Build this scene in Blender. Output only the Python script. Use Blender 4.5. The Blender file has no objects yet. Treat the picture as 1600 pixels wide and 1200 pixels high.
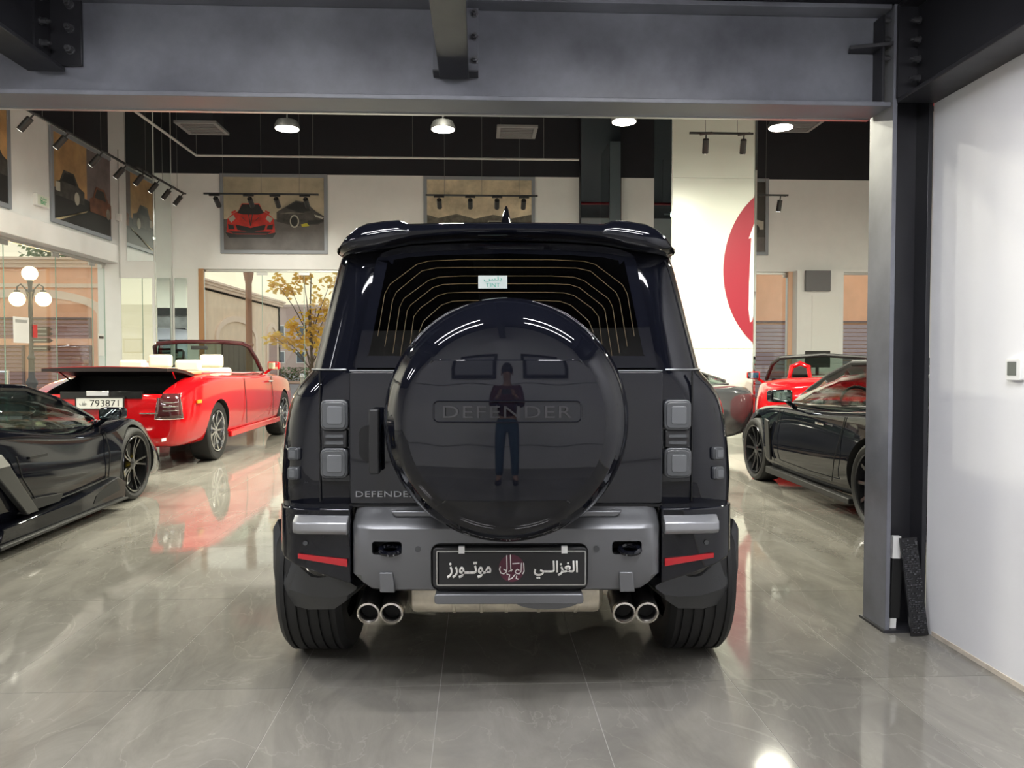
import bpy, bmesh, math, random
from mathutils import Vector, Matrix
random.seed(7)
SC = bpy.context.scene
COL = SC.collection
PI = math.pi

# ------------------------------------------------------------------ camera
cam_d = bpy.data.cameras.new('camera')
cam_d.sensor_width = 36.0
cam_d.lens = 27.0
cam_d.clip_start = 0.02
cam_d.clip_end = 300
cam = bpy.data.objects.new('camera', cam_d)
cam.location = (0, 0, 1.34)
cam.rotation_euler = (math.radians(90 - 1.81), 0, math.radians(-2.48))
COL.objects.link(cam)
SC.camera = cam

# ------------------------------------------------------------------ world: pale dusk sky
W = bpy.data.worlds.new('dusk_sky')
SC.world = W
W.use_nodes = True
nt = W.node_tree
nt.nodes.clear()
o_ = nt.nodes.new('ShaderNodeOutputWorld')
b_ = nt.nodes.new('ShaderNodeBackground')
tc = nt.nodes.new('ShaderNodeTexCoord')
sp = nt.nodes.new('ShaderNodeSeparateXYZ')
rp = nt.nodes.new('ShaderNodeValToRGB')
rp.color_ramp.elements[0].position = 0.0
rp.color_ramp.elements[0].color = (1.0, 0.80, 0.52, 1)
rp.color_ramp.elements[1].position = 0.45
rp.color_ramp.elements[1].color = (0.86, 0.90, 0.98, 1)
e = rp.color_ramp.elements.new(0.14)
e.color = (1.0, 0.90, 0.70, 1)
nt.links.new(tc.outputs['Generated'], sp.inputs[0])
nt.links.new(sp.outputs['Z'], rp.inputs[0])
nt.links.new(rp.outputs[0], b_.inputs[0])
b_.inputs[1].default_value = 1.25
nt.links.new(b_.outputs[0], o_.inputs[0])

# ------------------------------------------------------------------ exposure
vs = SC.view_settings
SC.display_settings.display_device = 'sRGB'
vs.view_transform = 'Standard'
vs.look = 'None'
vs.exposure = 0.0
vs.gamma = 1.0
vs.use_curve_mapping = False

# ------------------------------------------------------------------ materials
MATS = {}
def mat(name, col=(.5, .5, .5), rough=.5, metal=0.0, coat=0.0, spec=.5, emit=None, estr=0.0,
        var=0.0, vscale=6.0, bump=0.0, bscale=40.0, rvar=0.0, alpha=None, ior=1.5, stretch=None):
    if name in MATS:
        return MATS[name]
    m = bpy.data.materials.new(name)
    m.use_nodes = True
    t = m.node_tree
    b = t.nodes['Principled BSDF']
    b.inputs['Base Color'].default_value = (*col, 1)
    b.inputs['Roughness'].default_value = rough
    b.inputs['Metallic'].default_value = metal
    b.inputs['Coat Weight'].default_value = coat
    b.inputs['Coat Roughness'].default_value = 0.02
    b.inputs['Specular IOR Level'].default_value = spec
    b.inputs['IOR'].default_value = ior
    if emit:
        b.inputs['Emission Color'].default_value = (*emit, 1)
        b.inputs['Emission Strength'].default_value = estr
    co = None
    if var or bump or rvar:
        co = t.nodes.new('ShaderNodeTexCoord').outputs['Object']
        if stretch:
            mp = t.nodes.new('ShaderNodeMapping')
            mp.inputs['Scale'].default_value = stretch
            t.links.new(co, mp.inputs[0])
            co = mp.outputs[0]
    if var or rvar:
        n = t.nodes.new('ShaderNodeTexNoise')
        n.inputs['Scale'].default_value = vscale
        n.inputs['Detail'].default_value = 6
        n.inputs['Roughness'].default_value = .62
        t.links.new(co, n.inputs['Vector'])
        if var:
            r = t.nodes.new('ShaderNodeValToRGB')
            r.color_ramp.elements[0].position = .3
            r.color_ramp.elements[1].position = .7
            r.color_ramp.elements[0].color = (*[max(0, c * (1 - var)) for c in col], 1)
            r.color_ramp.elements[1].color = (*[min(1, c * (1 + var)) for c in col], 1)
            t.links.new(n.outputs['Fac'], r.inputs[0])
            t.links.new(r.outputs[0], b.inputs['Base Color'])
        if rvar:
            mr = t.nodes.new('ShaderNodeMapRange')
            mr.inputs['From Min'].default_value = .3
            mr.inputs['From Max'].default_value = .7
            mr.inputs['To Min'].default_value = max(0, rough - rvar)
            mr.inputs['To Max'].default_value = rough + rvar
            t.links.new(n.outputs['Fac'], mr.inputs['Value'])
            t.links.new(mr.outputs[0], b.inputs['Roughness'])
    if bump:
        n2 = t.nodes.new('ShaderNodeTexNoise')
        n2.inputs['Scale'].default_value = bscale
        n2.inputs['Detail'].default_value = 3
        t.links.new(co, n2.inputs['Vector'])
        bp = t.nodes.new('ShaderNodeBump')
        bp.inputs['Strength'].default_value = bump
        bp.inputs['Distance'].default_value = .01
        t.links.new(n2.outputs['Fac'], bp.inputs['Height'])
        t.links.new(bp.outputs[0], b.inputs['Normal'])
    MATS[name] = m
    return m

def glass_mat(name, tint=(.9, .95, .93), refl=1.0, rough=0.0, ior=1.45):
    """Thin pane: a Fresnel mix of clear tinted transmission and a mirror reflection."""
    if name in MATS:
        return MATS[name]
    m = bpy.data.materials.new(name)
    m.use_nodes = True
    t = m.node_tree
    t.nodes.clear()
    out = t.nodes.new('ShaderNodeOutputMaterial')
    mx = t.nodes.new('ShaderNodeMixShader')
    tr = t.nodes.new('ShaderNodeBsdfTransparent')
    tr.inputs[0].default_value = (*tint, 1)
    gl = t.nodes.new('ShaderNodeBsdfGlossy')
    gl.inputs['Roughness'].default_value = rough
    gl.inputs['Color'].default_value = (refl, refl, refl, 1)
    fr = t.nodes.new('ShaderNodeFresnel')
    gm = t.nodes.new('ShaderNodeNewGeometry')
    mi = t.nodes.new('ShaderNodeMapRange')      # same reflectance on both faces of a thin pane
    mi.inputs['To Min'].default_value = ior
    mi.inputs['To Max'].default_value = 1 / ior
    t.links.new(gm.outputs['Backfacing'], mi.inputs['Value'])
    t.links.new(mi.outputs[0], fr.inputs[0])
    t.links.new(fr.outputs[0], mx.inputs[0])
    t.links.new(tr.outputs[0], mx.inputs[1])
    t.links.new(gl.outputs[0], mx.inputs[2])
    t.links.new(mx.outputs[0], out.inputs[0])
    MATS[name] = m
    return m

# ------------------------------------------------------------------ mesh helpers: each returns (verts, faces)
def join(*parts):
    V, F = [], []
    for v, f in parts:
        k = len(V)
        V += [tuple(p) for p in v]
        F += [tuple(i + k for i in q) for q in f]
    return V, F

def box(x0, x1, y0, y1, z0, z1):
    v = [(x0, y0, z0), (x1, y0, z0), (x1, y1, z0), (x0, y1, z0), (x0, y0, z1), (x1, y0, z1), (x1, y1, z1), (x0, y1, z1)]
    f = [(0, 3, 2, 1), (4, 5, 6, 7), (0, 1, 5, 4), (1, 2, 6, 5), (2, 3, 7, 6), (3, 0, 4, 7)]
    return v, f

def cbox(c, s):
    return box(c[0] - s[0] / 2, c[0] + s[0] / 2, c[1] - s[1] / 2, c[1] + s[1] / 2, c[2] - s[2] / 2, c[2] + s[2] / 2)

def xform(p, M):
    return [tuple(M @ Vector(v)) for v in p[0]], p[1]

def move(p, d):
    return [(v[0] + d[0], v[1] + d[1], v[2] + d[2]) for v in p[0]], p[1]

def mirx(p):
    return [(-v[0], v[1], v[2]) for v in p[0]], [tuple(reversed(f)) for f in p[1]]

def prism(poly, a0, a1, axis='y'):
    """Extrude a 2D polygon. axis y: poly in (x,z); axis x: poly in (y,z); axis z: poly in (x,y)."""
    n = len(poly)
    def P(u, w, a):
        return {'y': (u, a, w), 'x': (a, u, w), 'z': (u, w, a)}[axis]
    v = [P(u, w, a0) for u, w in poly] + [P(u, w, a1) for u, w in poly]
    area = sum(poly[i][0] * poly[(i + 1) % n][1] - poly[(i + 1) % n][0] * poly[i][1] for i in range(n))
    f = [tuple(range(n)), tuple(range(2 * n - 1, n - 1, -1))]
    f += [(i, i + n, (i + 1) % n + n, (i + 1) % n) for i in range(n)]
    flip = (area < 0) ^ (axis in 'xz') ^ (a1 < a0)
    if flip:
        f = [tuple(reversed(q)) for q in f]
    return v, f

def rrect(cx, cz, w, h, r, n=5):
    out = []
    for k, (sx, sz) in enumerate(((1, 1), (-1, 1), (-1, -1), (1, -1))):
        for i in range(n + 1):
            a = (k + i / n) * PI / 2
            out.append((cx + sx * (w / 2 - r) + r * math.cos(a), cz + sz * (h / 2 - r) + r * math.sin(a)))
    return out

def ring_prism(outer, inner, a0, a1, axis='y'):
    """Frame between two closed loops with the same number of points."""
    n = len(outer)
    def P(p, a):
        u, w = p
        return {'y': (u, a, w), 'x': (a, u, w), 'z': (u, w, a)}[axis]
    v = [P(p, a0) for p in outer] + [P(p, a0) for p in inner] + [P(p, a1) for p in outer] + [P(p, a1) for p in inner]
    f = []
    for i in range(n):
        j = (i + 1) % n
        f += [(i, j, j + n, i + n), (i + 2 * n, i + 3 * n, j + 3 * n, j + 2 * n),
              (i, i + 2 * n, j + 2 * n, j), (i + n, j + n, j + 3 * n, i + 3 * n)]
    return v, f

def frame_rect(x0, x1, z0, z1, t):
    return ([(x0, z0), (x1, z0), (x1, z1), (x0, z1)], [(x0 + t, z0 + t), (x1 - t, z0 + t), (x1 - t, z1 - t), (x0 + t, z1 - t)])

def lathe(prof, n=32, axis='z', c=(0, 0, 0), closed=False, caps=True):
    v, f = [], []
    m = len(prof)
    for i in range(n):
        a = 2 * PI * i / n
        ca, sa = math.cos(a), math.sin(a)
        for r, h in prof:
            p = {'z': (r * ca, r * sa, h), 'y': (r * ca, h, r * sa), 'x': (h, r * ca, r * sa)}[axis]
            v.append((p[0] + c[0], p[1] + c[1], p[2] + c[2]))
    for i in range(n):
        j = (i + 1) % n
        for k in range(m if closed else m - 1):
            l = (k + 1) % m
            f.append((i * m + k, j * m + k, j * m + l, i * m + l))
    if not closed and caps:
        if prof[0][0] > 1e-5:
            f.append(tuple(i * m for i in range(n - 1, -1, -1)))
        if prof[-1][0] > 1e-5:
            f.append(tuple(i * m + m - 1 for i in range(n)))
    return v, f

def cyl(c, r, h0, h1, n=20, axis='z', r2=None):
    return lathe([(r, h0), (r if r2 is None else r2, h1)], n, axis, c)

def sphere(c, r, n=16, m=10, s=(1, 1, 1)):
    prof = [(max(1e-6, r * math.sin(PI * k / m)), -r * math.cos(PI * k / m)) for k in range(m + 1)]
    v, f = lathe(prof, n, 'z')
    return [(c[0] + p[0] * s[0], c[1] + p[1] * s[1], c[2] + p[2] * s[2]) for p in v], f

def tube(path, r, n=8, caps=True, closed=False):
    v, f = [], []
    P = [Vector(p) for p in path]
    m = len(P)
    R = r if isinstance(r, (list, tuple)) else [r] * m
    up = Vector((0, 0, 1))
    for i in range(m):
        if closed:
            d = P[(i + 1) % m] - P[i - 1]
        else:
            d = P[min(i + 1, m - 1)] - P[max(i - 1, 0)]
        d.normalize()
        ref = up if abs(d.z) < .95 else Vector((0, 1, 0))
        a = d.cross(ref).normalized()
        b = a.cross(d).normalized()
        for k in range(n):
            t = 2 * PI * k / n
            v.append(tuple(P[i] + (a * math.cos(t) + b * math.sin(t)) * R[i]))
    for i in range(m if closed else m - 1):
        j = (i + 1) % m
        for k in range(n):
            l = (k + 1) % n
            f.append((i * n + k, j * n + k, j * n + l, i * n + l))
    if caps and not closed:
        f.append(tuple(range(n)))
        f.append(tuple(range(m * n - 1, (m - 1) * n - 1, -1)))
    return v, f

def loft(rings, cap0=True, cap1=True, closed=True):
    n = len(rings[0])
    v = [tuple(p) for r in rings for p in r]
    f = []
    for i in range(len(rings) - 1):
        for k in range(n if closed else n - 1):
            l = (k + 1) % n
            f.append((i * n + k, i * n + l, (i + 1) * n + l, (i + 1) * n + k))
    if cap0:
        f.append(tuple(range(n - 1, -1, -1)))
    if cap1:
        f.append(tuple(range((len(rings) - 1) * n, len(rings) * n)))
    return v, f

def mesh_of(name, part, fix=True):
    me = bpy.data.meshes.new(name)
    me.from_pydata([tuple(p) for p in part[0]], [], part[1])
    if fix:
        bm = bmesh.new()
        bm.from_mesh(me)
        bmesh.ops.recalc_face_normals(bm, faces=bm.faces)
        bm.to_mesh(me)
        bm.free()
    return me

def link(name, me, material=None, parent=None, loc=None, rot=None):
    o = bpy.data.objects.new(name, me)
    COL.objects.link(o)
    if material is not None and me is not None and not me.materials:
        me.materials.append(material)
    if parent is not None:
        o.parent = parent
    if loc is not None:
        o.location = loc
    if rot is not None:
        o.rotation_euler = rot
    return o

def obj(name, part, material, parent=None, smooth=False, bevel=0, bseg=2, sub=0, loc=None, rot=None, solid=0, angle=None, fix=True):
    me = mesh_of(name, part, fix)
    o = link(name, me, material, parent, loc, rot)
    if solid:
        md = o.modifiers.new('solid', 'SOLIDIFY')
        md.thickness = solid
        md.offset = 0
    if bevel:
        md = o.modifiers.new('bevel', 'BEVEL')
        md.width = bevel
        md.segments = bseg
        md.limit_method = 'ANGLE'
        md.angle_limit = math.radians(35)
    if sub:
        md = o.modifiers.new('sub', 'SUBSURF')
        md.levels = md.render_levels = sub
    if smooth or bevel or sub:
        for p in me.polygons:
            p.use_smooth = True
        if not sub:
            me.set_sharp_from_angle(angle=math.radians(angle or 40))
    return o

def bake(o):
    """Replace an object's mesh with its modified mesh."""
    bpy.context.view_layer.update()
    dg = bpy.context.evaluated_depsgraph_get()
    me = bpy.data.meshes.new_from_object(o.evaluated_get(dg))
    o.modifiers.clear()
    o.data = me
    return o

def cut(o, cutters, material=None):
    """Cut solids out of a mesh object; the cut faces take the cutter's material."""
    made = []
    for k, part in enumerate(cutters):
        c = link('cutter', mesh_of('cutter', part), material or o.data.materials[0])
        c.matrix_world = o.matrix_world.copy() if o.parent is None else Matrix()
        made.append(c)
        if o.parent is not None:
            c.parent = o.parent
        md = o.modifiers.new('cut%d' % k, 'BOOLEAN')
        md.operation = 'DIFFERENCE'
        md.object = c
        md.solver = 'EXACT'
        md.material_mode = 'TRANSFER'
    bake(o)
    for c in made:
        bpy.data.objects.remove(c)
    return o

def tag(o, label, cat, group=None):
    o['label'] = label
    o['category'] = cat
    if group:
        o['group'] = group
    return o

def struct(name, part, material, parent=None, label=None, **k):
    o = obj(name, part, material, parent, **k)
    if parent is None:
        o['kind'] = 'structure'
    if label:
        o['label'] = label
    return o

def thing(name, label, cat, loc=(0, 0, 0), rz=0, group=None):
    o = link(name, None, None, None, loc, (0, 0, rz))
    return tag(o, label, cat, group)

def text_mesh(body, size, depth, align='CENTER', bold=0.0, sx=1.0, shear=0, spacing=1.0):
    c = bpy.data.curves.new('lettering', 'FONT')
    c.body = body
    c.size = size
    c.extrude = depth
    c.offset = bold
    c.align_x = align
    c.align_y = 'CENTER'
    c.space_character = spacing
    c.resolution_u = 3
    o = bpy.data.objects.new('lettering', c)
    COL.objects.link(o)
    bpy.context.view_layer.update()
    me = bpy.data.meshes.new_from_object(o.evaluated_get(bpy.context.evaluated_depsgraph_get()))
    bpy.data.objects.remove(o)
    for v in me.vertices:
        v.co.x *= sx
    return me

def text_obj(name, body, size, depth, material, parent, loc, rot=(PI / 2, 0, 0), **k):
    me = text_mesh(body, size, depth, **k)
    me.materials.clear()
    return link(name, me, material, parent, loc, rot)

def lamp(name, kind, parent, loc, power, color=(1, 1, 1), size=.3, size_y=None, rot=(0, 0, 0), spot=60, blend=.5):
    d = bpy.data.lights.new(name, kind)
    d.energy = power
    d.color = color
    if kind == 'AREA':
        d.size = size
        if size_y:
            d.shape = 'RECTANGLE'
            d.size_y = size_y
        else:
            d.shape = 'DISK'
    else:
        d.shadow_soft_size = size
    if kind == 'SPOT':
        d.spot_size = math.radians(spot)
        d.spot_blend = blend
    o = bpy.data.objects.new(name, d)
    COL.objects.link(o)
    o.parent = parent
    o.location = loc
    o.rotation_euler = rot
    return o

# ------------------------------------------------------------------ palette
M_wall = mat('white_wall_paint', (.80, .80, .79), .55, var=.03, vscale=2.5, bump=.03, bscale=60)
M_wall_right = mat('white_plaster', (.80, .80, .82), .6, var=.025, vscale=1.5, bump=.04, bscale=50)
M_black_wall = mat('black_ceiling_paint', (.010, .010, .016), .6, var=.15, vscale=3)
M_steel = mat('painted_steel_lighter', (.15, .155, .18), .40, spec=.6, var=.38, vscale=2.0, rvar=.12, bump=.03, bscale=9)
M_steel_dark = mat('painted_steel_darker', (.020, .020, .024), .40, spec=.5, var=.2, vscale=3, rvar=.08)
M_bolt = mat('bolt_steel', (.16, .16, .17), .42, metal=.8)
M_black = mat('matte_black', (.012, .012, .012), .6)
M_void = mat('deep_black', (.004, .004, .004), .8)
M_chrome = mat('chrome', (.85, .85, .86), .07, metal=1)
M_alu = mat('brushed_aluminium', (.62, .62, .60), .3, metal=1)
M_mirror = mat('mirror_silver', (.80, .85, .83), .01, metal=1)
M_glass = glass_mat('clear_pane_glass', (.93, .96, .94))
M_glass_edge = mat('green_glass_edge', (.25, .40, .33), .2)
M_white = mat('white_enamel', (.8, .8, .78), .35)
M_conduit = mat('grey_conduit', (.45, .45, .44), .45, metal=.3)
M_red_pipe = mat('red_sprinkler_pipe', (.45, .02, .03), .4)
# ================================================================== the place
XL, XR, YB, YF = -7.5, 10.0, -1.15, 17.0     # showroom limits
WX = 2.2                                     # right wall of the bay
CEIL = 6.8

# ------------------------------------------------------------------ floor: polished 60 x 120 stone tiles
def tile_material():
    m = bpy.data.materials.new('polished_grey_tile')
    m.use_nodes = True
    t = m.node_tree
    b = t.nodes['Principled BSDF']
    g = t.nodes.new('ShaderNodeNewGeometry')
    oi = t.nodes.new('ShaderNodeObjectInfo')
    mp = t.nodes.new('ShaderNodeMapping')
    mp.inputs['Scale'].default_value = (1.6, .8, 1)
    mp.inputs['Rotation'].default_value = (0, 0, .5)
    t.links.new(g.outputs['Position'], mp.inputs[0])
    n = t.nodes.new('ShaderNodeTexNoise')
    n.inputs['Scale'].default_value = 1.7
    n.inputs['Detail'].default_value = 9
    n.inputs['Roughness'].default_value = .68
    n.inputs['Distortion'].default_value = .9
    t.links.new(mp.outputs[0], n.inputs['Vector'])
    r = t.nodes.new('ShaderNodeValToRGB')
    cr = r.color_ramp
    cr.elements[0].position = .28
    cr.elements[0].color = (.150, .142, .125, 1)
    cr.elements[1].position = .72
    cr.elements[1].color = (.255, .243, .215, 1)
    t.links.new(n.outputs['Fac'], r.inputs[0])
    # pale veins
    n2 = t.nodes.new('ShaderNodeTexNoise')
    n2.inputs['Scale'].default_value = 1.1
    n2.inputs['Detail'].default_value = 5
    n2.inputs['Distortion'].default_value = 2.2
    t.links.new(mp.outputs[0], n2.inputs['Vector'])
    r2 = t.nodes.new('ShaderNodeValToRGB')
    r2.color_ramp.elements[0].position = .492
    r2.color_ramp.elements[0].color = (0, 0, 0, 1)
    r2.color_ramp.elements[1].position = .508
    r2.color_ramp.elements[1].color = (0, 0, 0, 1)
    e2 = r2.color_ramp.elements.new(.5)
    e2.color = (.16, .16, .16, 1)
    t.links.new(n2.outputs['Fac'], r2.inputs[0])
    mx = t.nodes.new('ShaderNodeMix')
    mx.data_type = 'RGBA'
    mx.inputs['B'].default_value = (.5, .48, .43, 1)
    t.links.new(r2.outputs[0], mx.inputs['Factor'])
    t.links.new(r.outputs[0], mx.inputs['A'])
    # each tile a little lighter or darker
    hs = t.nodes.new('ShaderNodeHueSaturation')
    mr = t.nodes.new('ShaderNodeMapRange')
    mr.inputs['To Min'].default_value = .93
    mr.inputs['To Max'].default_value = 1.07
    t.links.new(oi.outputs['Random'], mr.inputs['Value'])
    t.links.new(mr.outputs[0], hs.inputs['Value'])
    t.links.new(mx.outputs['Result'], hs.inputs['Color'])
    t.links.new(hs.outputs[0], b.inputs['Base Color'])
    b.inputs['Roughness'].default_value = .06
    b.inputs['IOR'].default_value = 1.6
    b.inputs['Specular IOR Level'].default_value = .62
    nb = t.nodes.new('ShaderNodeTexNoise')
    nb.inputs['Scale'].default_value = 3.5
    nb.inputs['Detail'].default_value = 2
    t.links.new(g.outputs['Position'], nb.inputs['Vector'])
    bp = t.nodes.new('ShaderNodeBump')
    bp.inputs['Strength'].default_value = .035
    bp.inputs['Distance'].default_value = .02
    t.links.new(nb.outputs['Fac'], bp.inputs['Height'])
    t.links.new(bp.outputs[0], b.inputs['Normal'])
    return m
M_tile = tile_material()
M_grout = mat('pale_grout', (.30, .29, .26), .6)
floor = struct('floor', box(XL, XR, YB, YF, -.10, -.0012), M_grout, label='polished grey stone tile floor with fine joints')
TW, TL, GX0, GY0 = .605, 1.205, 1.05 - .605 * 20, 3.13 - 1.205 * 10
GAP = .0016
tile_me = mesh_of('floor_tile', box(GAP, TW - GAP, GAP, TL - GAP, -.004, 0))
tile_me.materials.append(M_tile)
near, rest = [], []
for j in range(0, 24):
    for i in range(0, 40):
        x, y = GX0 + i * TW, GY0 + j * TL
        if x + TW > XR or x < XL - .3 or y < YB or y + TL > YF + .2:
            continue
        cx, cy = x + TW / 2, y + TL / 2
        seen = cy > 1.9 and abs(cx / max(cy, .1) - .043) < .70 and not (cx > WX and cy < 3.4)
        dist = math.hypot(cx, cy)
        hid = (abs(cx - .2) < .85 and 3.6 < cy < 9) or (cy > 9 and -2.6 < cx < 3.2) or (cx > 4.0 and cy > 9.5) or (cx < -5.6 and cy < 9.5)
        (near if seen and not hid else rest).append((dist, x, y))
near.sort()
for _, x, y in near[:300]:
    o = link('tile', tile_me, None, floor, (x, y, 0))
bed = join(*[move(box(GAP, TW - GAP, GAP, TL - GAP, -.004, 0), (x, y, 0)) for _, x, y in rest + near[300:]])
o = obj('far_tiles', bed, M_tile, floor)
o['kind'] = 'stuff'

# ------------------------------------------------------------------ shell
def wall_with_holes(name, u0, u1, z0, z1, holes, place, material, label):
    """Vertical wall split into solid pieces around rectangular openings. place(u0,u1,z0,z1) gives a box."""
    parts = []
    us = sorted({u0, u1, *[h[0] for h in holes], *[h[1] for h in holes]})
    for a, b in zip(us[:-1], us[1:]):
        hs = sorted([h for h in holes if h[0] < (a + b) / 2 < h[1]], key=lambda h: h[2])
        z = z0
        for h in hs:
            if h[2] > z + 1e-4:
                parts.append(place(a, b, z, h[2]))
            z = h[3]
        if z < z1 - 1e-4:
            parts.append(place(a, b, z, z1))
    return struct(name, join(*parts), material, label=label)

HEAD, WTOP = 3.31, 5.36
far_holes = [(-6.02, 1.9, 0, HEAD), (5.9, 6.98, 0, HEAD), (8.06, 9.8, 0, HEAD)]
wall_far = wall_with_holes('wall_far', XL, XR, 0, WTOP, far_holes, lambda a, b, c, d: box(a, b, YF, YF + .25, c, d), M_wall,
                           'white wall across the far end above glazing')
struct('trim_1', box(XL, XR, YF - .0, YF + .25, WTOP, CEIL), M_black_wall, label='black band of far wall above white paint')
left_holes = [(8.15, 16.05, 0, HEAD)]
wall_left = wall_with_holes('wall_left', YB, YF, 0, 5.5, left_holes, lambda a, b, c, d: box(XL - .25, XL, a, b, c, d), M_wall,
                            'white side wall above glass shopfront')
struct('trim_2', box(XL - .25, XL, YB, YF, 5.5, CEIL), M_black_wall, label='black band high on left wall')
struct('trim_3', box(XL, XL + .16, 4.0, 16.2, HEAD, HEAD + .36), M_wall, label='white ledge above left glass shopfront', bevel=.008)
struct('wall_right', join(box(WX, WX + .2, YB, 3.66, 0, 3.2)), M_wall_right, label='plain white wall right of steel column')
struct('wall_right_return', box(WX + .2, XR, 3.46, 3.66, 0, CEIL), M_wall, label='white wall behind the steel column')
struct('wall_showroom_right', box(XR, XR + .2, 3.46, YF, 0, CEIL), M_wall, label='white wall at far right of showroom')
struct('wall_back', box(XL, WX + .2, YB - .2, YB, 0, 3.2), M_wall_right, label='white wall behind the photographer')
struct('ceiling', box(XL, XR, 3.5, YF, CEIL, CEIL + .15), M_black_wall, label='black open ceiling of showroom')
struct('ceiling_bay', box(XL, WX + .2, YB - .2, 3.9, 3.046, 3.32), M_black_wall, label='black ceiling over the bay behind beam')
struct('wall_mezzanine', box(XL, XR, 3.82, 3.95, 3.32, CEIL), M_wall, label='upper wall above the steel beam')
struct('baseboard_right', box(WX - .004, WX, YB, 3.60, 0, .022), mat('worn_skirting', (.62, .55, .46), .7, var=.2, vscale=12), label='thin worn edge strip along right wall')

# ------------------------------------------------------------------ steel frame
def ibeam_x(x0, x1, y0, y1, z0, z1, tf=.022, tw=.014):
    ym = (y0 + y1) / 2
    return join(box(x0, x1, y0, y1, z0, z0 + tf), box(x0, x1, y0, y1, z1 - tf, z1), box(x0, x1, ym - tw / 2, ym + tw / 2, z0 + tf, z1 - tf))

def ibeam_y(y0, y1, x0, x1, z0, z1, tf=.02, tw=.012):
    xm = (x0 + x1) / 2
    return join(box(x0, x1, y0, y1, z0, z0 + tf), box(x0, x1, y0, y1, z1 - tf, z1), box(xm - tw / 2, xm + tw / 2, y0, y1, z0 + tf, z1 - tf))

def bolt(parent, c, axis, r=.017, L=.03, s=1):
    part = join(lathe([(r * 1.25, 0), (r * 1.25, s * .006)], 12, axis, c), lathe([(r, s * .006), (r, s * L)], 6, axis, c),
                lathe([(r * .5, s * L), (r * .5, s * (L + .016))], 8, axis, c))
    return obj('bolt', part, M_bolt, parent)

BZ0, BZ1 = 2.56, 3.045
BY0, BY1 = 3.655, 3.875
fb = thing('steel_beam', 'wide dark steel I-beam crossing the bay above the car', 'beam', (-2.5, BY0, BZ0))
bx = lambda p: move(p, (2.5, -BY0, -BZ0))
obj('beam_body', bx(ibeam_x(XL, 1.985, BY0, BY1, BZ0, BZ1)), M_steel, fb, bevel=.003)
obj('edge_strip', bx(box(XL, 1.98, BY1 - .02, BY1 + .004, BZ0 - .006, BZ0)), M_alu, fb)
# web stiffener and bolted cleat near the column
st = obj('stiffener_plate', bx(join(box(1.945, 1.957, 3.665, 3.758, BZ0 + .02, 3.0))), M_steel_dark, fb, bevel=.002)
obj('bracket', bx(prism([(1.80, 3.70), (1.985, 3.64), (1.985, 3.76), (1.82, 3.758)], 2.845, 2.863, 'z')), M_steel_dark, fb, bevel=.002)
for z in (2.80, 2.89, 2.98):
    bolt(fb, (1.955 + 2.5, .03, z - BZ0), 'x', .014, .03)

cb = thing('cross_beam', 'narrow dark steel beam meeting wide beam above the antenna', 'beam', (-.115, 3.7, 2.685))
obj('beam_body', ibeam_y(-4.84, .035, -.07, .07, 0, .36), M_steel_dark, cb, bevel=.003)
obj('end_plate', box(-.10, .115, .036, .05, .02, .36), M_steel, cb, bevel=.002)
obj('seat_plate', box(-.10, .115, -.03, .05, .012, .02), M_steel_dark, cb)
for z in (.09, .2, .31):
    bolt(cb, (.098, .036, z), 'y', .014, .028, -1)
lb = thing('side_beam', 'narrow dark steel beam at upper left with bolted plate', 'beam', (-2.02, 3.7, 2.69))
obj('beam_body', ibeam_y(-4.84, .035, -.085, .085, 0, .355), M_steel_dark, lb, bevel=.003)
obj('end_plate', box(-.03, .16, .036, .05, .03, .37), M_steel_dark, lb, bevel=.002)
obj('cleat_angle', box(.006, .018, -.09, .036, .05, .35), M_steel_dark, lb)
for z in (.10, .2, .31):
    bolt(lb, (.11, .036, z), 'y', .017, .03, -1)
    bolt(lb, (.018, -.045, z), 'x', .015, .03, 1)

colm = thing('steel_column', 'black steel H-column standing beside the white wall', 'column', (2.1, 3.76, 0))
obj('left_flange', box(-.105, -.083, -.105, .115, 0, 3.045), M_steel, colm, bevel=.002)  # lit side put into the colour: lighter steel than the web
obj('right_flange', box(.072, .094, -.105, .115, 0, 3.045), M_steel_dark, colm, bevel=.002)
obj('web', box(-.083, .072, .0, .014, 0, 3.045), M_steel_dark, colm)  # shade of the recess put into the colour: darker steel
obj('base_plate', box(-.12, .098, -.118, .125, 0, .012), M_steel_dark, colm)

rb = thing('wall_beam', 'dark steel beam running along the top of white wall', 'beam', (2.105, 3.65, 2.575))
obj('beam_body', ibeam_y(-4.79, .0, -.095, .095, 0, .47), M_steel_dark, rb, bevel=.003)
obj('end_plate', box(-.1, .095, -.016, 0, .02, .46), M_steel_dark, rb)
for z in (.09, .18, .27, .36):
    bolt(rb, (-.03, -.075, z), 'x', .013, .03, -1)

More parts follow.
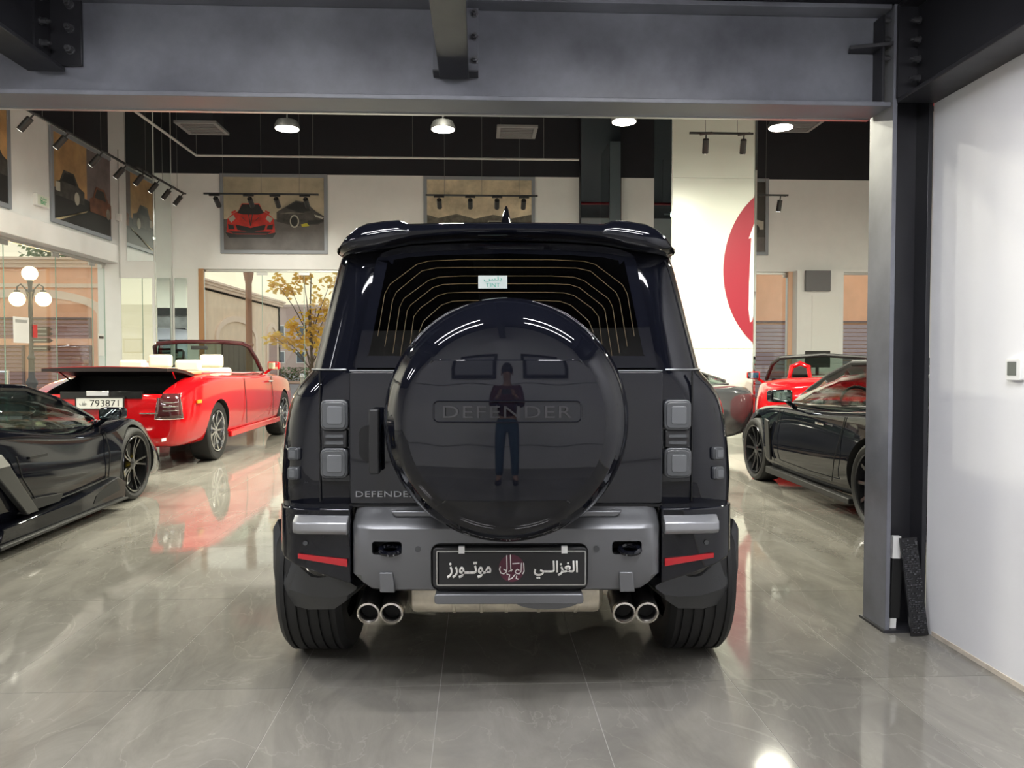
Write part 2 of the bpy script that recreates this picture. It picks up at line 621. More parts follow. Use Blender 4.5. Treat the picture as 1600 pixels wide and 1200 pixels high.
# leaning dark panels in the recess of the column
lp = thing('perforated_panel', 'black perforated decorative panel leaning against column by white wall', 'panel', (2.09, 3.60, 0))
pts = []
pan = box(.0, .085, -.012, 0, 0, .47)
po = obj('sheet', pan, mat('black_gloss_sheet', (.012, .012, .014), .25, spec=.5), lp, rot=(math.radians(-7), math.radians(-4), 0))
rnd = random.Random(3)
dash = []
for r_ in range(44):
    zz = .015 + r_ * .0102
    xx = .006
    while xx < .078:
        wv = rnd.choice((.003, .005, .008, .011))
        if rnd.random() < .55:
            dash.append(box(xx, min(xx + wv, .081), -.0165, -.0118, zz, zz + rnd.choice((.004, .0065))))
        xx += wv + .0035
o = obj('cut_pattern', join(*dash), mat('black_gloss_relief', (.05, .05, .055), .12, spec=.8), lp, rot=(math.radians(-7), math.radians(-4), 0))
o['kind'] = 'stuff'
pk = thing('packing_strip', 'slim black strip with white ends leaning inside the column', 'strip', (2.03, 3.70, 0))
obj('strip', box(0, .05, -.02, 0, .06, .36), M_black, pk, rot=(0, math.radians(2), 0), bevel=.003)
obj('top_card', box(-.004, .035, -.024, .002, .36, .47), M_white, pk, rot=(0, math.radians(2), 0))
obj('foot_card', box(.0, .032, -.022, .0, .0, .06), M_white, pk, rot=(0, math.radians(2), 0))

# thermostat on the right wall
th = thing('thermostat', 'white square thermostat with grey display on the right wall', 'thermostat', (WX, 3.045, 1.30))
obj('case', prism(rrect(0, 0, .088, .088, .01), 0, -.022, 'x'), M_white, th, bevel=.002)
obj('display', prism(rrect(.005, .004, .052, .056, .003), -.0222, -.0235, 'x'), mat('grey_lcd', (.16, .17, .15), .2), th)

# two dark-framed panels and two cable runs on the wall behind the photographer
for k, x in enumerate((-.62, .66)):
    wp_ = thing('framed_panel', ['dark framed panel left on the back wall', 'dark framed panel right on the back wall'][k], 'panel', (x, YB, 1.90), 0, 'panels behind the photographer')
    obj('frame', ring_prism(*frame_rect(-.40, .40, -.28, .34, .06), 0, .05), M_black, wp_, bevel=.004)
    obj('sheet', box(-.345, .345, 0, .03, -.225, .285), mat('grey_sheet', (.40, .41, .44), .3), wp_)
for k, z in enumerate((.42, 1.52)):
    cr_ = thing('cable_run', ['low cable run along the back wall', 'high cable run along the back wall'][k], 'cable', (0, YB + .012, z), 0)
    obj('cable', tube([(-2.0 + .1 * i, 0, .02 * math.sin(i * .6)) for i in range(41)], .007, 6), M_conduit, cr_, smooth=True)
# ================================================================== lamps
M_lampface = mat('lamp_diffuser', (1, 1, 1), .5, emit=(1, .95, .82), estr=18)
M_tubeface = mat('tube_diffuser', (1, 1, 1), .5, emit=(.97, .97, 1.0), estr=30)
M_spotface = mat('spot_lens', (1, 1, 1), .5, emit=(1, .96, .86), estr=6)
M_wire = mat('hanging_wire', (.22, .22, .21), .5, metal=.6)

lamp_words = ['leftmost round ceiling lamp above the red poster', 'round ceiling lamp left of the car antenna', 'round ceiling lamp above the mirrored strip', 'rightmost round ceiling lamp near steel column']
def pendant(x, y, z, label):
    t = thing('ceiling_lamp', 'bright ' + label, 'lamp', (x, y, z), 0, 'round ceiling lamps')
    obj('housing', lathe([(.03, .12), (.13, .10), (.165, .03), (.165, 0), (.15, -.002), (.15, .02)], 28, 'z'), M_black, t, smooth=True)
    obj('diffuser', lathe([(.15, .0), (.15, -.012), (.10, -.024), (.0001, -.03)], 28, 'z'), M_lampface, t, smooth=True)
    obj('stem', cyl((0, 0, 0), .012, .12, CEIL - z, 8), M_black, t)
    lamp('lamp_light', 'AREA', t, (0, 0, -.04), 250, (1, .965, .79), .32)
    return t
for (x, y), w in zip(((-2.53, 10.39), (-.47, 10.33), (1.87, 9.90), (3.98, 10.06)), lamp_words):
    pendant(x, y, 4.4, w)
# the same lamps go on over the nearer half of the showroom, above the frame of the picture
for k, (x, y) in enumerate(((-5.6, 6.6), (-3.4, 8.6), (-.4, 9.3), (4.8, 7.4), (7.4, 9.6))):
    pendant(x, y, 5.0, ['round lamp over the black sports car', 'round lamp over the aisle', 'round lamp over the large car roof', 'round lamp over the black coupe', 'round lamp in the right corner'][k])

# linear tubes hanging in the bay
def tube_lamp(x, y, z, L, label):
    t = thing('linear_lamp', label, 'lamp', (x, y, z), 0, 'linear lamps in the bay')
    obj('housing', box(-L / 2, L / 2, -.03, .03, .0, .05), M_white, t, bevel=.006)
    obj('diffuser', box(-L / 2 + .01, L / 2 - .01, -.026, .026, -.05, 0), M_tubeface, t, bevel=.005)
    for s in (-1, 1):
        obj('hanging_wire', cyl((s * L * .4, 0, 0), .003, .05, 3.046 - z, 6), M_wire, t)
    lamp('lamp_light', 'AREA', t, (0, 0, -.06), 33, (.97, .97, 1), L, .05)
for k, (x, y) in enumerate(((-1.05, 1.0), (1.02, 1.0), (-1.05, 1.9), (1.02, 1.9), (-4.2, 1.0), (-4.2, 1.9))):
    tube_lamp(x, y, 2.95, 1.25, ['bright linear lamp hanging left behind the car', 'bright linear lamp hanging right behind the car', 'linear lamp left above the car tail', 'linear lamp right above the car tail',
                                 'linear lamp far left in the bay', 'linear lamp far left beside the beam'][k])

# track lights
M_track = mat('black_track', (.015, .015, .016), .45)
def track(p0, p1, heads, label, aim, wires=2, power=13, top=CEIL, spread=70):
    a, b = Vector(p0), Vector(p1)
    L = (b - a).length
    rz = math.atan2(b.y - a.y, b.x - a.x)
    t = thing('track_light', label, 'track light', tuple(a), rz, 'hanging track lights')
    obj('rail', box(0, L, -.018, .018, -.016, .016), M_track, t, bevel=.003)
    for k in range(wires):
        u = L * (k + .5) / wires
        obj('hanging_wire', cyl((u, 0, 0), .0035, .016, top - a.z, 6), M_wire, t)
    for u in heads:
        h = obj('spot_head', cyl((0, 0, 0), .048, -.24, -.02, 18), M_track, t, smooth=True, loc=(u, 0, -.075))
        obj('lens', cyl((0, 0, 0), .040, -.2435, -.2395, 18), M_spotface, h)
        obj('adaptor', box(-.10, .10, -.016, .016, .055, .085), M_track, h, bevel=.003)
        obj('swivel', cyl((0, 0, 0), .012, -.02, .06, 8), M_track, h)
        w = Matrix.Rotation(rz, 4, 'Z').inverted() @ Vector((aim[0], aim[1], aim[2]))
        h.rotation_euler = Vector((0, 0, -1)).rotation_difference(w.normalized()).to_euler()
        lamp('spot_light', 'SPOT', h, (0, 0, -.25), power, (1, .96, .86), .04, spot=spread, blend=.7)
    return t
track((-6.2, 10.9, 4.78), (-6.2, 14.3, 4.78), (.15, 1.05, 2.1, 2.95), 'long black track of spots before the left wall posters', (-1.3, .1, -1.35), 4, 20, spread=60)
track((-6.2, 14.35, 4.84), (-6.2, 16.6, 4.84), (.25, .9, 1.5, 2.1), 'short black track of spots at the left back corner', (-1.3, .2, -1.5), 3, 14, spread=60)
track((-5.24, 15, 4.51), (-3.07, 15, 4.51), (.22, .86, 1.36, 1.92), 'black track of four spots before the red car poster', (.0, 1.7, -1.0), 3, 30, spread=55)
track((-1.02, 15, 4.52), (1.15, 15, 4.52), (.26, .86, 1.38, 1.90), 'black track of four spots before the cloudy poster', (0, 1.7, -1.0), 3, 26, spread=55)
track((3.30, 12, 4.885), (4.31, 12, 4.885), (.26, .86), 'black track of spots before the red emblem panel', (.12, .55, -.8), 2, 4.5, spread=50)
track((5.2, 15, 4.58), (6.1, 15, 4.58), (.2, .74), 'black track with one spot right of emblem panel', (-.05, .2, -.8), 1)

# conduit frame, pipes and air grilles under the black ceiling
cf = thing('conduit_frame', 'thin pale conduit hanging under the black ceiling', 'conduit', (0, 14.2, 5.02))
obj('cross_run', tube([(-5.08, 0, 0), (1.85, 0, 0)], .022, 8), M_conduit, cf, smooth=True)
obj('long_run', tube([(-5.08, 0, 0), (-5.08, -9, 0)], .022, 8), M_conduit, cf, smooth=True)
for x in (-5.08, -3.0, -1.2, 1.2):
    obj('drop_wire', cyl((x, 0, 0), .004, 0, CEIL - 5.02, 6), M_wire, cf)
rp_ = thing('sprinkler_pipe', 'red sprinkler pipe running along the black ceiling', 'pipe', (0, 12.6, 5.6))
obj('pipe_run', tube([(.8, 0, 0), (9.5, 0, 0)], .035, 10), M_red_pipe, rp_, smooth=True)
for x in (1.5, 4.0, 6.5, 9):
    obj('pipe_hanger', cyl((x, 0, 0), .008, 0, CEIL - 5.6, 6), M_wire, rp_)
M_grille = mat('grey_grille', (.17, .17, .175), .5)
def grille(x, y, z, label, duct):
    t = thing('air_grille', label, 'air vent', (x, y, z), 0)
    obj('frame', ring_prism(*frame_rect(-.34, .34, -.34, .34, .06), -.02, .02, 'z'), M_grille, t)
    for k in range(7):
        obj('slat', box(-.28, .28, -.28 + k * .085, -.255 + k * .085, -.012, .012), M_grille, t)
    obj('duct_neck', box(-.27, .27, -.27, .27, .02, duct), M_black_wall, t)
grille(-4.62, 13.2, 5.22, 'square grey air grille left under the black ceiling', 1.4)
grille(.65, 13.2, 5.22, 'square grey air grille above the cloudy poster', 1.4)
grille(5.6, 13.4, 5.45, 'square grey air grille right of emblem panel', 1.35)

# ================================================================== glazing
def glazing(place, u_edges, tagname, z1=HEAD):
    """A run of frameless panes with visible green joints, each pane a part."""
    root = struct(tagname, place(u_edges[0], u_edges[-1], HEAD - .05, HEAD, 0), M_alu, label='frameless glass shopfront with slim metal head rail')
    for a, b in zip(u_edges[:-1], u_edges[1:]):
        obj('pane', place(a + .008, b - .008, .03, z1 - .05, 1), M_glass, root)
        obj('pane_edge', place(b - .007, b + .003, .03, z1 - .05, 1), M_glass_edge, root)
        obj('patch_fitting', place(b - .12, b + .12, z1 - .12, z1 - .05, 2), M_alu, root, bevel=.004)
    obj('floor_rail', place(u_edges[0], u_edges[-1], 0, .03, 0), M_alu, root)
    return root
def pl_left(a, b, c, d, k):
    t = (.03, .006, .012)[k]
    return box(XL - .12 - t, XL - .12 + t, a, b, c, d)
def pl_far(a, b, c, d, k):
    t = (.03, .006, .012)[k]
    return box(a, b, YF + .12 - t, YF + .12 + t, c, d)
glazing(pl_left, [8.15, 9.5, 11.0, 12.72, 14.25, 15.55, 16.05], 'window_1')
glazing(pl_far, [-6.02, -4.74, -3.83, -2.4, -1.0, .45, 1.9], 'window_2')
glazing(pl_far, [5.9, 6.98], 'window_3')
glazing(pl_far, [8.06, 9.8], 'window_4')
M_brass = mat('warm_bronze_frame', (.45, .25, .13), .35, metal=.7)
dfr = struct('trim_4', join(box(-6.06, -5.96, YF - .03, YF + .02, 0, HEAD)), M_brass, label='bronze door jamb at left of far glazing')
struct('trim_5', box(6.93, 7.02, YF - .04, YF + .02, 0, HEAD), mat('peach_jamb', (.75, .48, .33), .5), label='peach jamb right of emblem panel')
# door hardware on the left glass door
dh = thing('door_handle', 'chrome tube pull handle on left glass shopfront', 'handle', (XL - .02, 16.3, 0))
obj('grip', tube([(.06, -.15, .4), (.06, -.15, 2.3)], .016, 8), M_chrome, dh, smooth=True)
for z in (.6, 2.1):
    obj('standoff', tube([(-.0, -.15, z), (.06, -.15, z)], .012, 8), M_chrome, dh)

# mirrored corner column
mc = struct('trim_6', box(XL, -6.62, 16.05, YF, 0, CEIL), M_wall, label='corner pillar clad with mirror strips')
obj('mirror_strip', box(XL + .22, -6.66, 16.035, 16.05, .05, 3.0), M_mirror, mc)
obj('mirror_strip', box(XL + .35, -6.62, 16.03, 16.05, 3.35, CEIL), M_mirror, mc)
obj('mirror_strip', box(-6.62, -6.60, 16.08, 16.9, .05, CEIL), M_mirror, mc)
wd = struct('trim_7', box(-6.6, -6.06, 16.93, 16.998, 0, HEAD), M_white, label='white panel between corner pillar and far glazing')
obj('mirror_strip', box(-6.55, -6.28, 16.91, 16.93, .1, 3.1), M_mirror, wd)

# mirrored strip on the far wall
ms = struct('trim_8', box(2.22, 3.12, 16.80, YF, 0, CEIL), M_black_wall, label='dark pilaster with tall mirror on the far wall')
obj('mirror_sheet', box(2.236, 3.10, 16.785, 16.80, 0, CEIL - .02), mat('blue_tinted_mirror', (.34, .40, .45), .02, metal=1), ms)

# emblem pillar: white front with red emblem, mirrored left side
ep = struct('trim_9', box(3.285, 4.70, 13.0, 14.3, 0, CEIL), M_wall, label='white pillar with red round emblem')
obj('mirror_side', box(3.270, 3.285, 13.02, 14.3, 0, CEIL), M_mirror, ep)
for z0, z1 in ((0, 1.53), (1.535, 4.42), (4.425, CEIL)):
    obj('panel', box(3.287, 4.695, 12.985, 13.0, z0, z1), mat('white_gloss_panel', (.60, .64, .58), .25), ep)
obj('mirror_edge', box(4.70, 4.735, 12.97, 14.3, 0, CEIL), M_mirror, ep)
# emblem: a disc cut by the pillar's edge
cx_, cz_, rr = 5.42, 2.87, 1.25
arc = []
for k in range(61):
    a = PI / 2 + PI * k / 60
    x, z = cx_ + rr * math.cos(a), cz_ + rr * 1.22 * math.sin(a)
    if x < 4.694:
        arc.append((x, z))
arc = [(4.694, arc[0][1] + .04)] + arc + [(4.694, arc[-1][1] - .04)]
em = obj('emblem_disc', prism(arc, 12.979, 12.985), mat('emblem_red', (.26, .016, .032), .35), ep)
stroke = [(4.694, 3.66), (4.60, 3.40), (4.645, 3.42), (4.615, 2.65), (4.61, 2.2), (4.64, 1.98), (4.67, 2.0), (4.694, 2.1)]
obj('emblem_letter', prism(stroke, 12.974, 12.979), mat('emblem_cream', (.82, .82, .74), .4), em)

# white pillar between the right-hand windows, with a small screen above a desk
wp = struct('trim_10', box(7.02, 8.06, 16.70, YF, 0, HEAD), M_wall, label='white pillar between right far windows')
obj('panel', box(7.35, 7.95, 16.685, 16.70, .05, 2.75), M_white, wp)
sg = thing('wall_screen', 'dark wall screen high on the white pillar at right', 'screen', (7.45, 16.64, 3.1))
obj('case', box(-.28, .28, -.03, .04, -.25, .20), mat('screen_grey', (.14, .14, .15), .3), sg, bevel=.006)
obj('bracket', box(-.06, .06, .04, .06, -.1, .1), M_black, sg)
dk = thing('reception_desk', 'white reception desk at far right behind red roadster', 'desk', (7.35, 15.6, 0))
obj('top', box(-.9, .7, -.35, .35, .98, 1.02), M_white, dk, bevel=.004)
obj('front_panel', box(-.88, .68, -.33, -.29, 0, .98), M_white, dk)
obj('side_panel', box(-.88, -.84, -.29, .33, 0, .98), M_white, dk)
obj('side_panel', box(.64, .68, -.29, .33, 0, .98), M_white, dk)
mo = thing('desk_monitor', 'black computer monitor on reception desk at far right', 'monitor', (7.0, 15.6, 1.02))
obj('screen', box(-.26, .26, -.02, .02, .16, .50), M_black, mo, bevel=.006)
obj('stand', join(box(-.03, .03, 0, .03, 0, .2), box(-.12, .12, -.08, .08, 0, .012)), M_black, mo)

# ================================================================== posters
M_pframe = mat('grey_poster_frame', (.26, .28, .31), .45)
def poster(name, label, w, h, loc, rz, pieces, sky=((.5, .45, .33), .35)):
    t = thing(name, label, 'poster', loc, rz)
    obj('frame', ring_prism(*frame_rect(-w / 2, w / 2, -h / 2, h / 2, .075), -.045, 0), M_pframe, t, bevel=.004)
    obj('canvas', box(-w / 2 + .07, w / 2 - .07, -.025, -.001, -h / 2 + .07, h / 2 - .07), sky, t)
    for k, (nm, poly, m) in enumerate(pieces):
        poly = [(min(max(u, -w / 2 + .076), w / 2 - .076), min(max(v, -h / 2 + .076), h / 2 - .076)) for u, v in poly]
        obj(nm, prism(poly, -.026 - .0012 * k, -.0272 - .0012 * k), m, t)
    return t
def sc(poly, cx, cz, s, sz=None):
    return [(cx + u * s, cz + v * (sz or s)) for u, v in poly]
def ell(cx, cz, a, b, n=18):
    return [(cx + a * math.cos(2 * PI * k / n), cz + b * math.sin(2 * PI * k / n)) for k in range(n)]
P_taupe = mat('print_taupe_sky', (.46, .40, .29), .5, var=.3, vscale=1.2)
P_ground = mat('print_grey_ground', (.12, .11, .105), .5, var=.3, vscale=2)
P_red = mat('print_red', (.55, .03, .02), .45, var=.3, vscale=5)
P_dark = mat('print_black', (.02, .02, .02), .45)
P_char = mat('print_charcoal', (.06, .055, .05), .45, var=.5, vscale=8)
P_grey = mat('print_mid_grey', (.22, .20, .17), .5, var=.4, vscale=5)
P_pale = mat('print_pale', (.45, .43, .36), .5)
P_yel = mat('print_yellow', (.5, .45, .03), .5)
P_cloud = mat('print_clouds', (.56, .47, .33), .5, var=.5, vscale=1.6)
P_forest = mat('print_forest', (.10, .09, .07), .5, var=.5, vscale=10)
P_orange = mat('print_orange_sky', (.45, .27, .12), .5, var=.45, vscale=1.4)
P_mauve = mat('print_mauve_sky', (.16, .13, .13), .5, var=.4, vscale=1.6)
P_brown = mat('print_brown', (.16, .06, .03), .5, var=.5, vscale=5)
front = [(-1, -.62), (-.95, -.05), (-.72, .16), (-.5, .26), (-.36, .58), (.36, .58), (.5, .26), (.72, .16), (.95, -.05), (1, -.62), (.6, -.70), (-.6, -.70)]
scrn = [(-.55, .18), (-.34, .54), (.34, .54), (.55, .18), (.3, .12), (-.3, .12)]
mouth = [(-.62, -.30), (-.2, -.38), (0, -.44), (.2, -.38), (.62, -.30), (.55, -.52), (0, -.60), (-.55, -.52)]
wedge = [(-1, -.30), (-1, .12), (-.7, .30), (-.2, .62), (.2, .55), (.62, .15), (.98, -.05), (1, -.28), (.7, -.42), (-.1, -.48), (-.6, -.40)]
wwin = [(-.62, .30), (-.2, .56), (.15, .50), (.42, .18), (-.1, .12)]
def lights(cx, cz, s, m):
    return [('headlight', sc([(-.92, -.05), (-.70, .10), (-.62, -.06), (-.80, -.22)], cx, cz, s), m), ('headlight', sc([(.92, -.05), (.70, .10), (.62, -.06), (.80, -.22)], cx, cz, s), m)]
pw, ph = 2.30, 1.72
A = (-.50, -.08)
pc = [('road', [(-2, -1), (2, -1), (2, -.12), (-2, -.12)], P_ground),
      ('shadow', sc([(-1.05, -.62), (1.05, -.62), (.9, -.85), (-.9, -.85)], *A, .52), P_dark),
      ('red_car', sc(front, *A, .52), P_red), ('windscreen', sc(scrn, *A, .52), P_dark), ('grille', sc(mouth, *A, .52), P_dark)] + lights(*A, .52, P_pale) + [
      ('bonnet_vent', sc([(-.42, .05), (-.12, -.22), (-.30, -.02)], *A, .52), P_char), ('bonnet_vent', sc([(.42, .05), (.12, -.22), (.30, -.02)], *A, .52), P_char),
      ('mirror', sc([(-.80, .22), (-.60, .30), (-.60, .24), (-.76, .14)], *A, .52), P_red), ('mirror', sc([(.80, .22), (.60, .30), (.60, .24), (.76, .14)], *A, .52), P_red),
      ('bonnet_line', sc([(-.10, .12), (-.02, -.36), (.02, -.36), (.10, .12), (.06, .12), (0, -.25), (-.06, .12)], *A, .52), P_char), ('splitter', sc([(-.9, -.58), (.9, -.58), (.7, -.68), (-.7, -.68)], *A, .52), P_dark),
      ('side_intake', sc([(-.93, -.28), (-.70, -.34), (-.66, -.50), (-.9, -.5)], *A, .52), P_dark), ('side_intake', sc([(.93, -.28), (.70, -.34), (.66, -.50), (.9, -.5)], *A, .52), P_dark),
      ('grey_car', sc(wedge, .58, -.02, .52, .5), P_char), ('side_glass', sc(wwin, .58, -.02, .52, .5), P_dark),
      ('wheel', ell(.44, -.16, .10, .14), P_pale), ('tyre', ell(.44, -.16, .075, .11), P_dark), ('front_light', sc([(.55, .02), (.95, -.10), (.9, -.18), (.6, -.08)], .58, -.02, .52, .5), P_pale), ('intake', sc([(.3, -.24), (.95, -.22), (.7, -.38), (.25, -.42)], .58, -.02, .52, .5), P_dark), ('body_highlight', sc([(-.9, .05), (-.4, .10), (.2, .06), (-.4, .06)], .58, -.02, .52, .5), P_grey), ('yellow_trim', sc([(0, -.40), (.25, -.34), (.35, -.46), (.05, -.50)], .58, -.02, .52), P_yel)]
poster('car_poster', 'framed poster of a red sports car and a dark grey one', pw, ph, (-4.43, 16.995, 4.50), 0, pc, P_taupe)
B_ = (-.55, -.50)
pc = [('tree_line', [(-1.3, -.35), (-1.3, .02), (-.9, -.05), (-.5, .04), (-.1, -.06), (.3, .03), (.7, -.05), (1.2, .04), (1.3, -.35)], P_forest),
      ('road', [(-2, -1), (2, -1), (2, -.34), (-2, -.34)], P_ground),
      ('pale_car', sc(wedge, -.62, -.42, .52, .45), P_grey), ('side_glass', sc(wwin, -.62, -.42, .52, .45), P_dark),
      ('silver_car', sc(front, .42, -.42, .62, .55), P_pale), ('windscreen', sc(scrn, .42, -.42, .62, .55), P_dark)]
poster('car_poster', 'framed sepia poster of clouds and two cars above the big car roof', 2.44, 1.72, (.02, 16.995, 4.49), 0, pc, P_cloud)
sedan = [(-1, -.45), (-1, .0), (-.72, .08), (-.45, .5), (.25, .5), (.6, .1), (1, 0), (1, -.45)]
swin = [(-.6, .1), (-.38, .42), (.18, .42), (.42, .1)]
pc = [('orange_sky', [(-1.2, -.2), (0.05, -.2), (.05, .83), (-1.2, .83)], P_orange),
      ('road', [(-2, -1), (2, -1), (2, -.22), (-2, -.22)], P_dark),
      ('black_car', sc(sedan, -.55, -.10, .50, .52), P_char), ('chrome_nose', sc([(-1, -.3), (-1, 0), (-.7, .02), (-.7, -.3)], -.55, -.10, .50, .52), P_pale), ('side_glass', sc(swin, -.55, -.10, .50, .52), P_dark),
      ('wheel', ell(-.33, -.27, .09, .12), P_pale),
      ('brown_car', sc(sedan, .60, -.16, .46, .55), P_brown), ('side_glass', sc(swin, .60, -.16, .46, .55), P_dark), ('wheel', ell(.86, -.34, .08, .11), P_grey),
      ('road_line', [(-1.1, -.83), (-.95, -.83), (.05, -.42), (.0, -.46)], mat('print_line', (.5, .42, .25), .5))]
poster('car_poster', 'framed poster of black and brown cars with an orange sky on left wall', 2.38, 1.68, (XL + .005, 15.06, 4.60), PI / 2, pc, P_mauve)
pc = [('road', [(-2, -1), (2, -1), (2, -.15), (-2, -.15)], P_dark), ('dark_car', sc(sedan, .72, -.08, .55, .55), P_char), ('side_glass', sc(swin, .72, -.08, .55, .55), P_dark),
      ('plate', [(.75, -.25), (.95, -.25), (.95, -.18), (.75, -.18)], P_pale)]
poster('car_poster', 'framed poster with a dark car cut by the left edge', 2.5, 1.68, (XL + .005, 11.45, 4.58), PI / 2, pc, P_orange)
pc = [('road', [(-2, -1), (2, -1), (2, -.45), (-2, -.45)], P_ground), ('white_car', sc(sedan, .62, -.1, .42, .4), P_pale), ('wheel', ell(.86, -.28, .09, .11), P_dark)]
poster('car_poster', 'framed dark poster with a white car right of emblem panel', 2.3, 1.7, (5.31, 16.995, 4.52), 0, pc, mat('print_dark_sky', (.05, .045, .04), .5, var=.4, vscale=2))

# exit sign on the left wall
ex = thing('exit_sign', 'pale green exit sign on the left wall by poster', 'sign', (XL, 13.55, 4.05), PI / 2)
obj('case', box(-.19, .19, -.07, 0, -.10, .10), M_white, ex, bevel=.006)
obj('face', box(-.17, .17, -.074, -.070, -.085, .085), mat('exit_face', (.75, .80, .70), .4), ex)
text_obj('exit_lettering', 'EXIT', .085, .001, mat('exit_green', (.04, .42, .16), .4), ex, (0, -.0755, -.035), bold=.002)
text_obj('exit_lettering', '\uFE9D\uFEAE\uFEA8\uFEE3', .085, .001, MATS['exit_green'], ex, (0, -.0755, .045))
# conduit and socket box on the left wall
cw = thing('wall_conduit', 'thin grey conduit with junction box beside the corner mirror', 'conduit', (-7.3, 16.05, 0))
obj('conduit_pipe', tube([(0, -.014, HEAD - .3), (0, -.014, 5.6)], .011, 8), M_conduit, cw, smooth=True)
obj('junction_box', box(-.05, .05, -.05, 0, 4.16, 4.30), M_white, cw, bevel=.005)
# ================================================================== outside
M_asphalt = mat('grey_paving', (.22, .21, .20), .75, var=.2, vscale=1.5)
M_peach = mat('peach_render', (.86, .46, .28), .8, var=.08, vscale=2, bump=.06, bscale=30)
M_peach2 = mat('beige_render', (.78, .60, .43), .8, var=.08, vscale=2, bump=.06, bscale=30)
M_mould = mat('pale_moulding', (.80, .62, .48), .7)
M_shut = mat('mauve_shutter', (.34, .19, .18), .55)
M_shut2 = mat('brown_door', (.14, .08, .075), .5)
struct('ground_outside', box(-60, 60, YF + .26, 90, -.14, -.02), M_asphalt, label='grey paved street outside the glass')
struct('ground_side_street', box(-60, XL - .26, YB, YF + .26, -.14, -.02), M_asphalt, label='grey paved side street beyond left glass')

bl = thing('arcade_building', 'low peach arcade building with arches across the street', 'building', (-10.6, 24, 0))
CZ = 4.15
obj('front_wall', box(-18, 0, 0, .4, 0, CZ), M_peach, bl)
obj('side_wall', box(-.4, 0, .4, 17.6, 0, CZ), M_peach2, bl)
obj('rear_wall', box(-18, 0, 17.2, 17.6, 0, CZ), M_peach, bl)
obj('roof_slab', box(-18, 0, .2, 17.4, CZ - .1, CZ), M_mould, bl)
for z0, z1, d in ((CZ - .02, CZ + .10, .12), (CZ + .10, CZ + .20, .20), (CZ + .20, CZ + .28, .28)):
    obj('cornice', join(box(-18.2, d, -d, 0, z0, z1), box(0, d, 0, 17.8, z0, z1)), M_mould, bl)
obj('string_course', box(-18, .05, -.05, 0, CZ - .62, CZ - .5), M_mould, bl)
def arch_pts(cx, w, z0, zs, rise, n=14):
    p = [(cx - w / 2, z0)]
    for k in range(n + 1):
        a = PI - PI * k / n
        p.append((cx + w / 2 * math.cos(a), zs + rise * math.sin(a)))
    p.append((cx + w / 2, z0))
    return p
# front facade: shallow arches with shuttered shopfronts
for cx in (-13.6, -8.2, -3.1):
    ar = ring_prism(arch_pts(cx, 4.7, 0, 2.75, .75), arch_pts(cx, 4.2, 0, 2.70, .55), -.05, 0)
    obj('arch_band', ar, M_mould, bl)
    for s in (-1, 1):
        sh = obj('shutter_frame', ring_prism(*frame_rect(cx + s * 1.0 - .92, cx + s * 1.0 + .92, .05, 2.62, .06), -.09, -.02), M_shut2, bl)
        for k in range(20):
            obj('slat', box(cx + s * 1.0 - .86, cx + s * 1.0 + .86, -.07, -.03, .14 + k * .121, .14 + k * .121 + .095), M_shut, sh)
    obj('transom', box(cx - 1.95, cx + 1.95, -.11, 0, 1.78, 1.98), M_peach, bl)
# side facade: arched niches with dark doors
for cy, w, dw in ((3.4, 3.6, 1.2), (10.3, 5.8, 2.1), (15.9, 2.2, .8)):
    pr = [(u, v) for u, v in arch_pts(cy, w, 0, 2.3, .95)]
    pi_ = [(u, v) for u, v in arch_pts(cy, w - .6, 0, 2.25, .75)]
    obj('arch_band', ring_prism(pr, pi_, 0, .07, 'x'), M_mould, bl)
    d = obj('door', box(.0, .05, cy - dw, cy + dw, 0, 2.15), M_shut2, bl)
    for k in range(6):
        obj('door_board', box(.05, .065, cy - dw + .02 + k * dw / 3, cy - dw + (k + 1) * dw / 3 - .02, .06, 2.1), M_shut, d)
obj('sign_panel', box(0, .04, 3.0, 4.8, 3.25, 3.5), M_mould, bl)
obj('quoin', box(-.35, .07, -.07, .35, 0, CZ), M_mould, bl)

b2 = thing('shop_building', 'peach shop building seen through right far windows', 'building', (6, 25, 0))
obj('front_wall', box(-1, 16, 0, .4, 0, 5.2), M_peach, b2)
obj('cornice', box(-1.2, 16.2, -.25, .4, 5.2, 5.5), M_mould, b2)
for k in range(5):
    sh = obj('shutter_frame', ring_prism(*frame_rect(-.9 + k * 3.1, 2.15 + k * 3.1, .05, 2.62, .07), -.09, 0), M_shut2, b2)
    for q in range(18):
        obj('slat', box(-.83 + k * 3.1, 2.08 + k * 3.1, -.07, -.02, .14 + q * .132, .14 + q * .132 + .11), mat('lilac_shutter', (.36, .28, .32), .6), sh)

# far hazy houses
def house(x, y, w, d, h, col, label):
    t = thing('far_house', label, 'building', (x, y, 0))
    m = mat('far_house_' + label.split()[0], col, .85)
    b = obj('walls', box(-w / 2, w / 2, 0, d, 0, h), m, t)
    obj('parapet', box(-w / 2 - .1, w / 2 + .1, -.1, d, h, h + .25), m, t)
    n = int(w / 2.0)
    for i in range(n):
        for j in range(int(h / 2.8)):
            x0 = -w / 2 + .7 + i * 2.0
            z0 = 1.0 + j * 2.6
            wd = obj('window', box(x0, x0 + .9, -.06, .0, z0, z0 + 1.2), M_white, t)
            obj('pane', box(x0 + .08, x0 + .82, -.07, -.06, z0 + .08, z0 + 1.12), mat('far_pane', (.10, .13, .17), .2), wd)
house(-20.5, 78, 9, 8, 6.6, (.55, .42, .38), 'rosy far house beyond the trees')
house(-12, 80, 6.5, 8, 5.2, (.60, .52, .48), 'pale far house behind yellow tree')

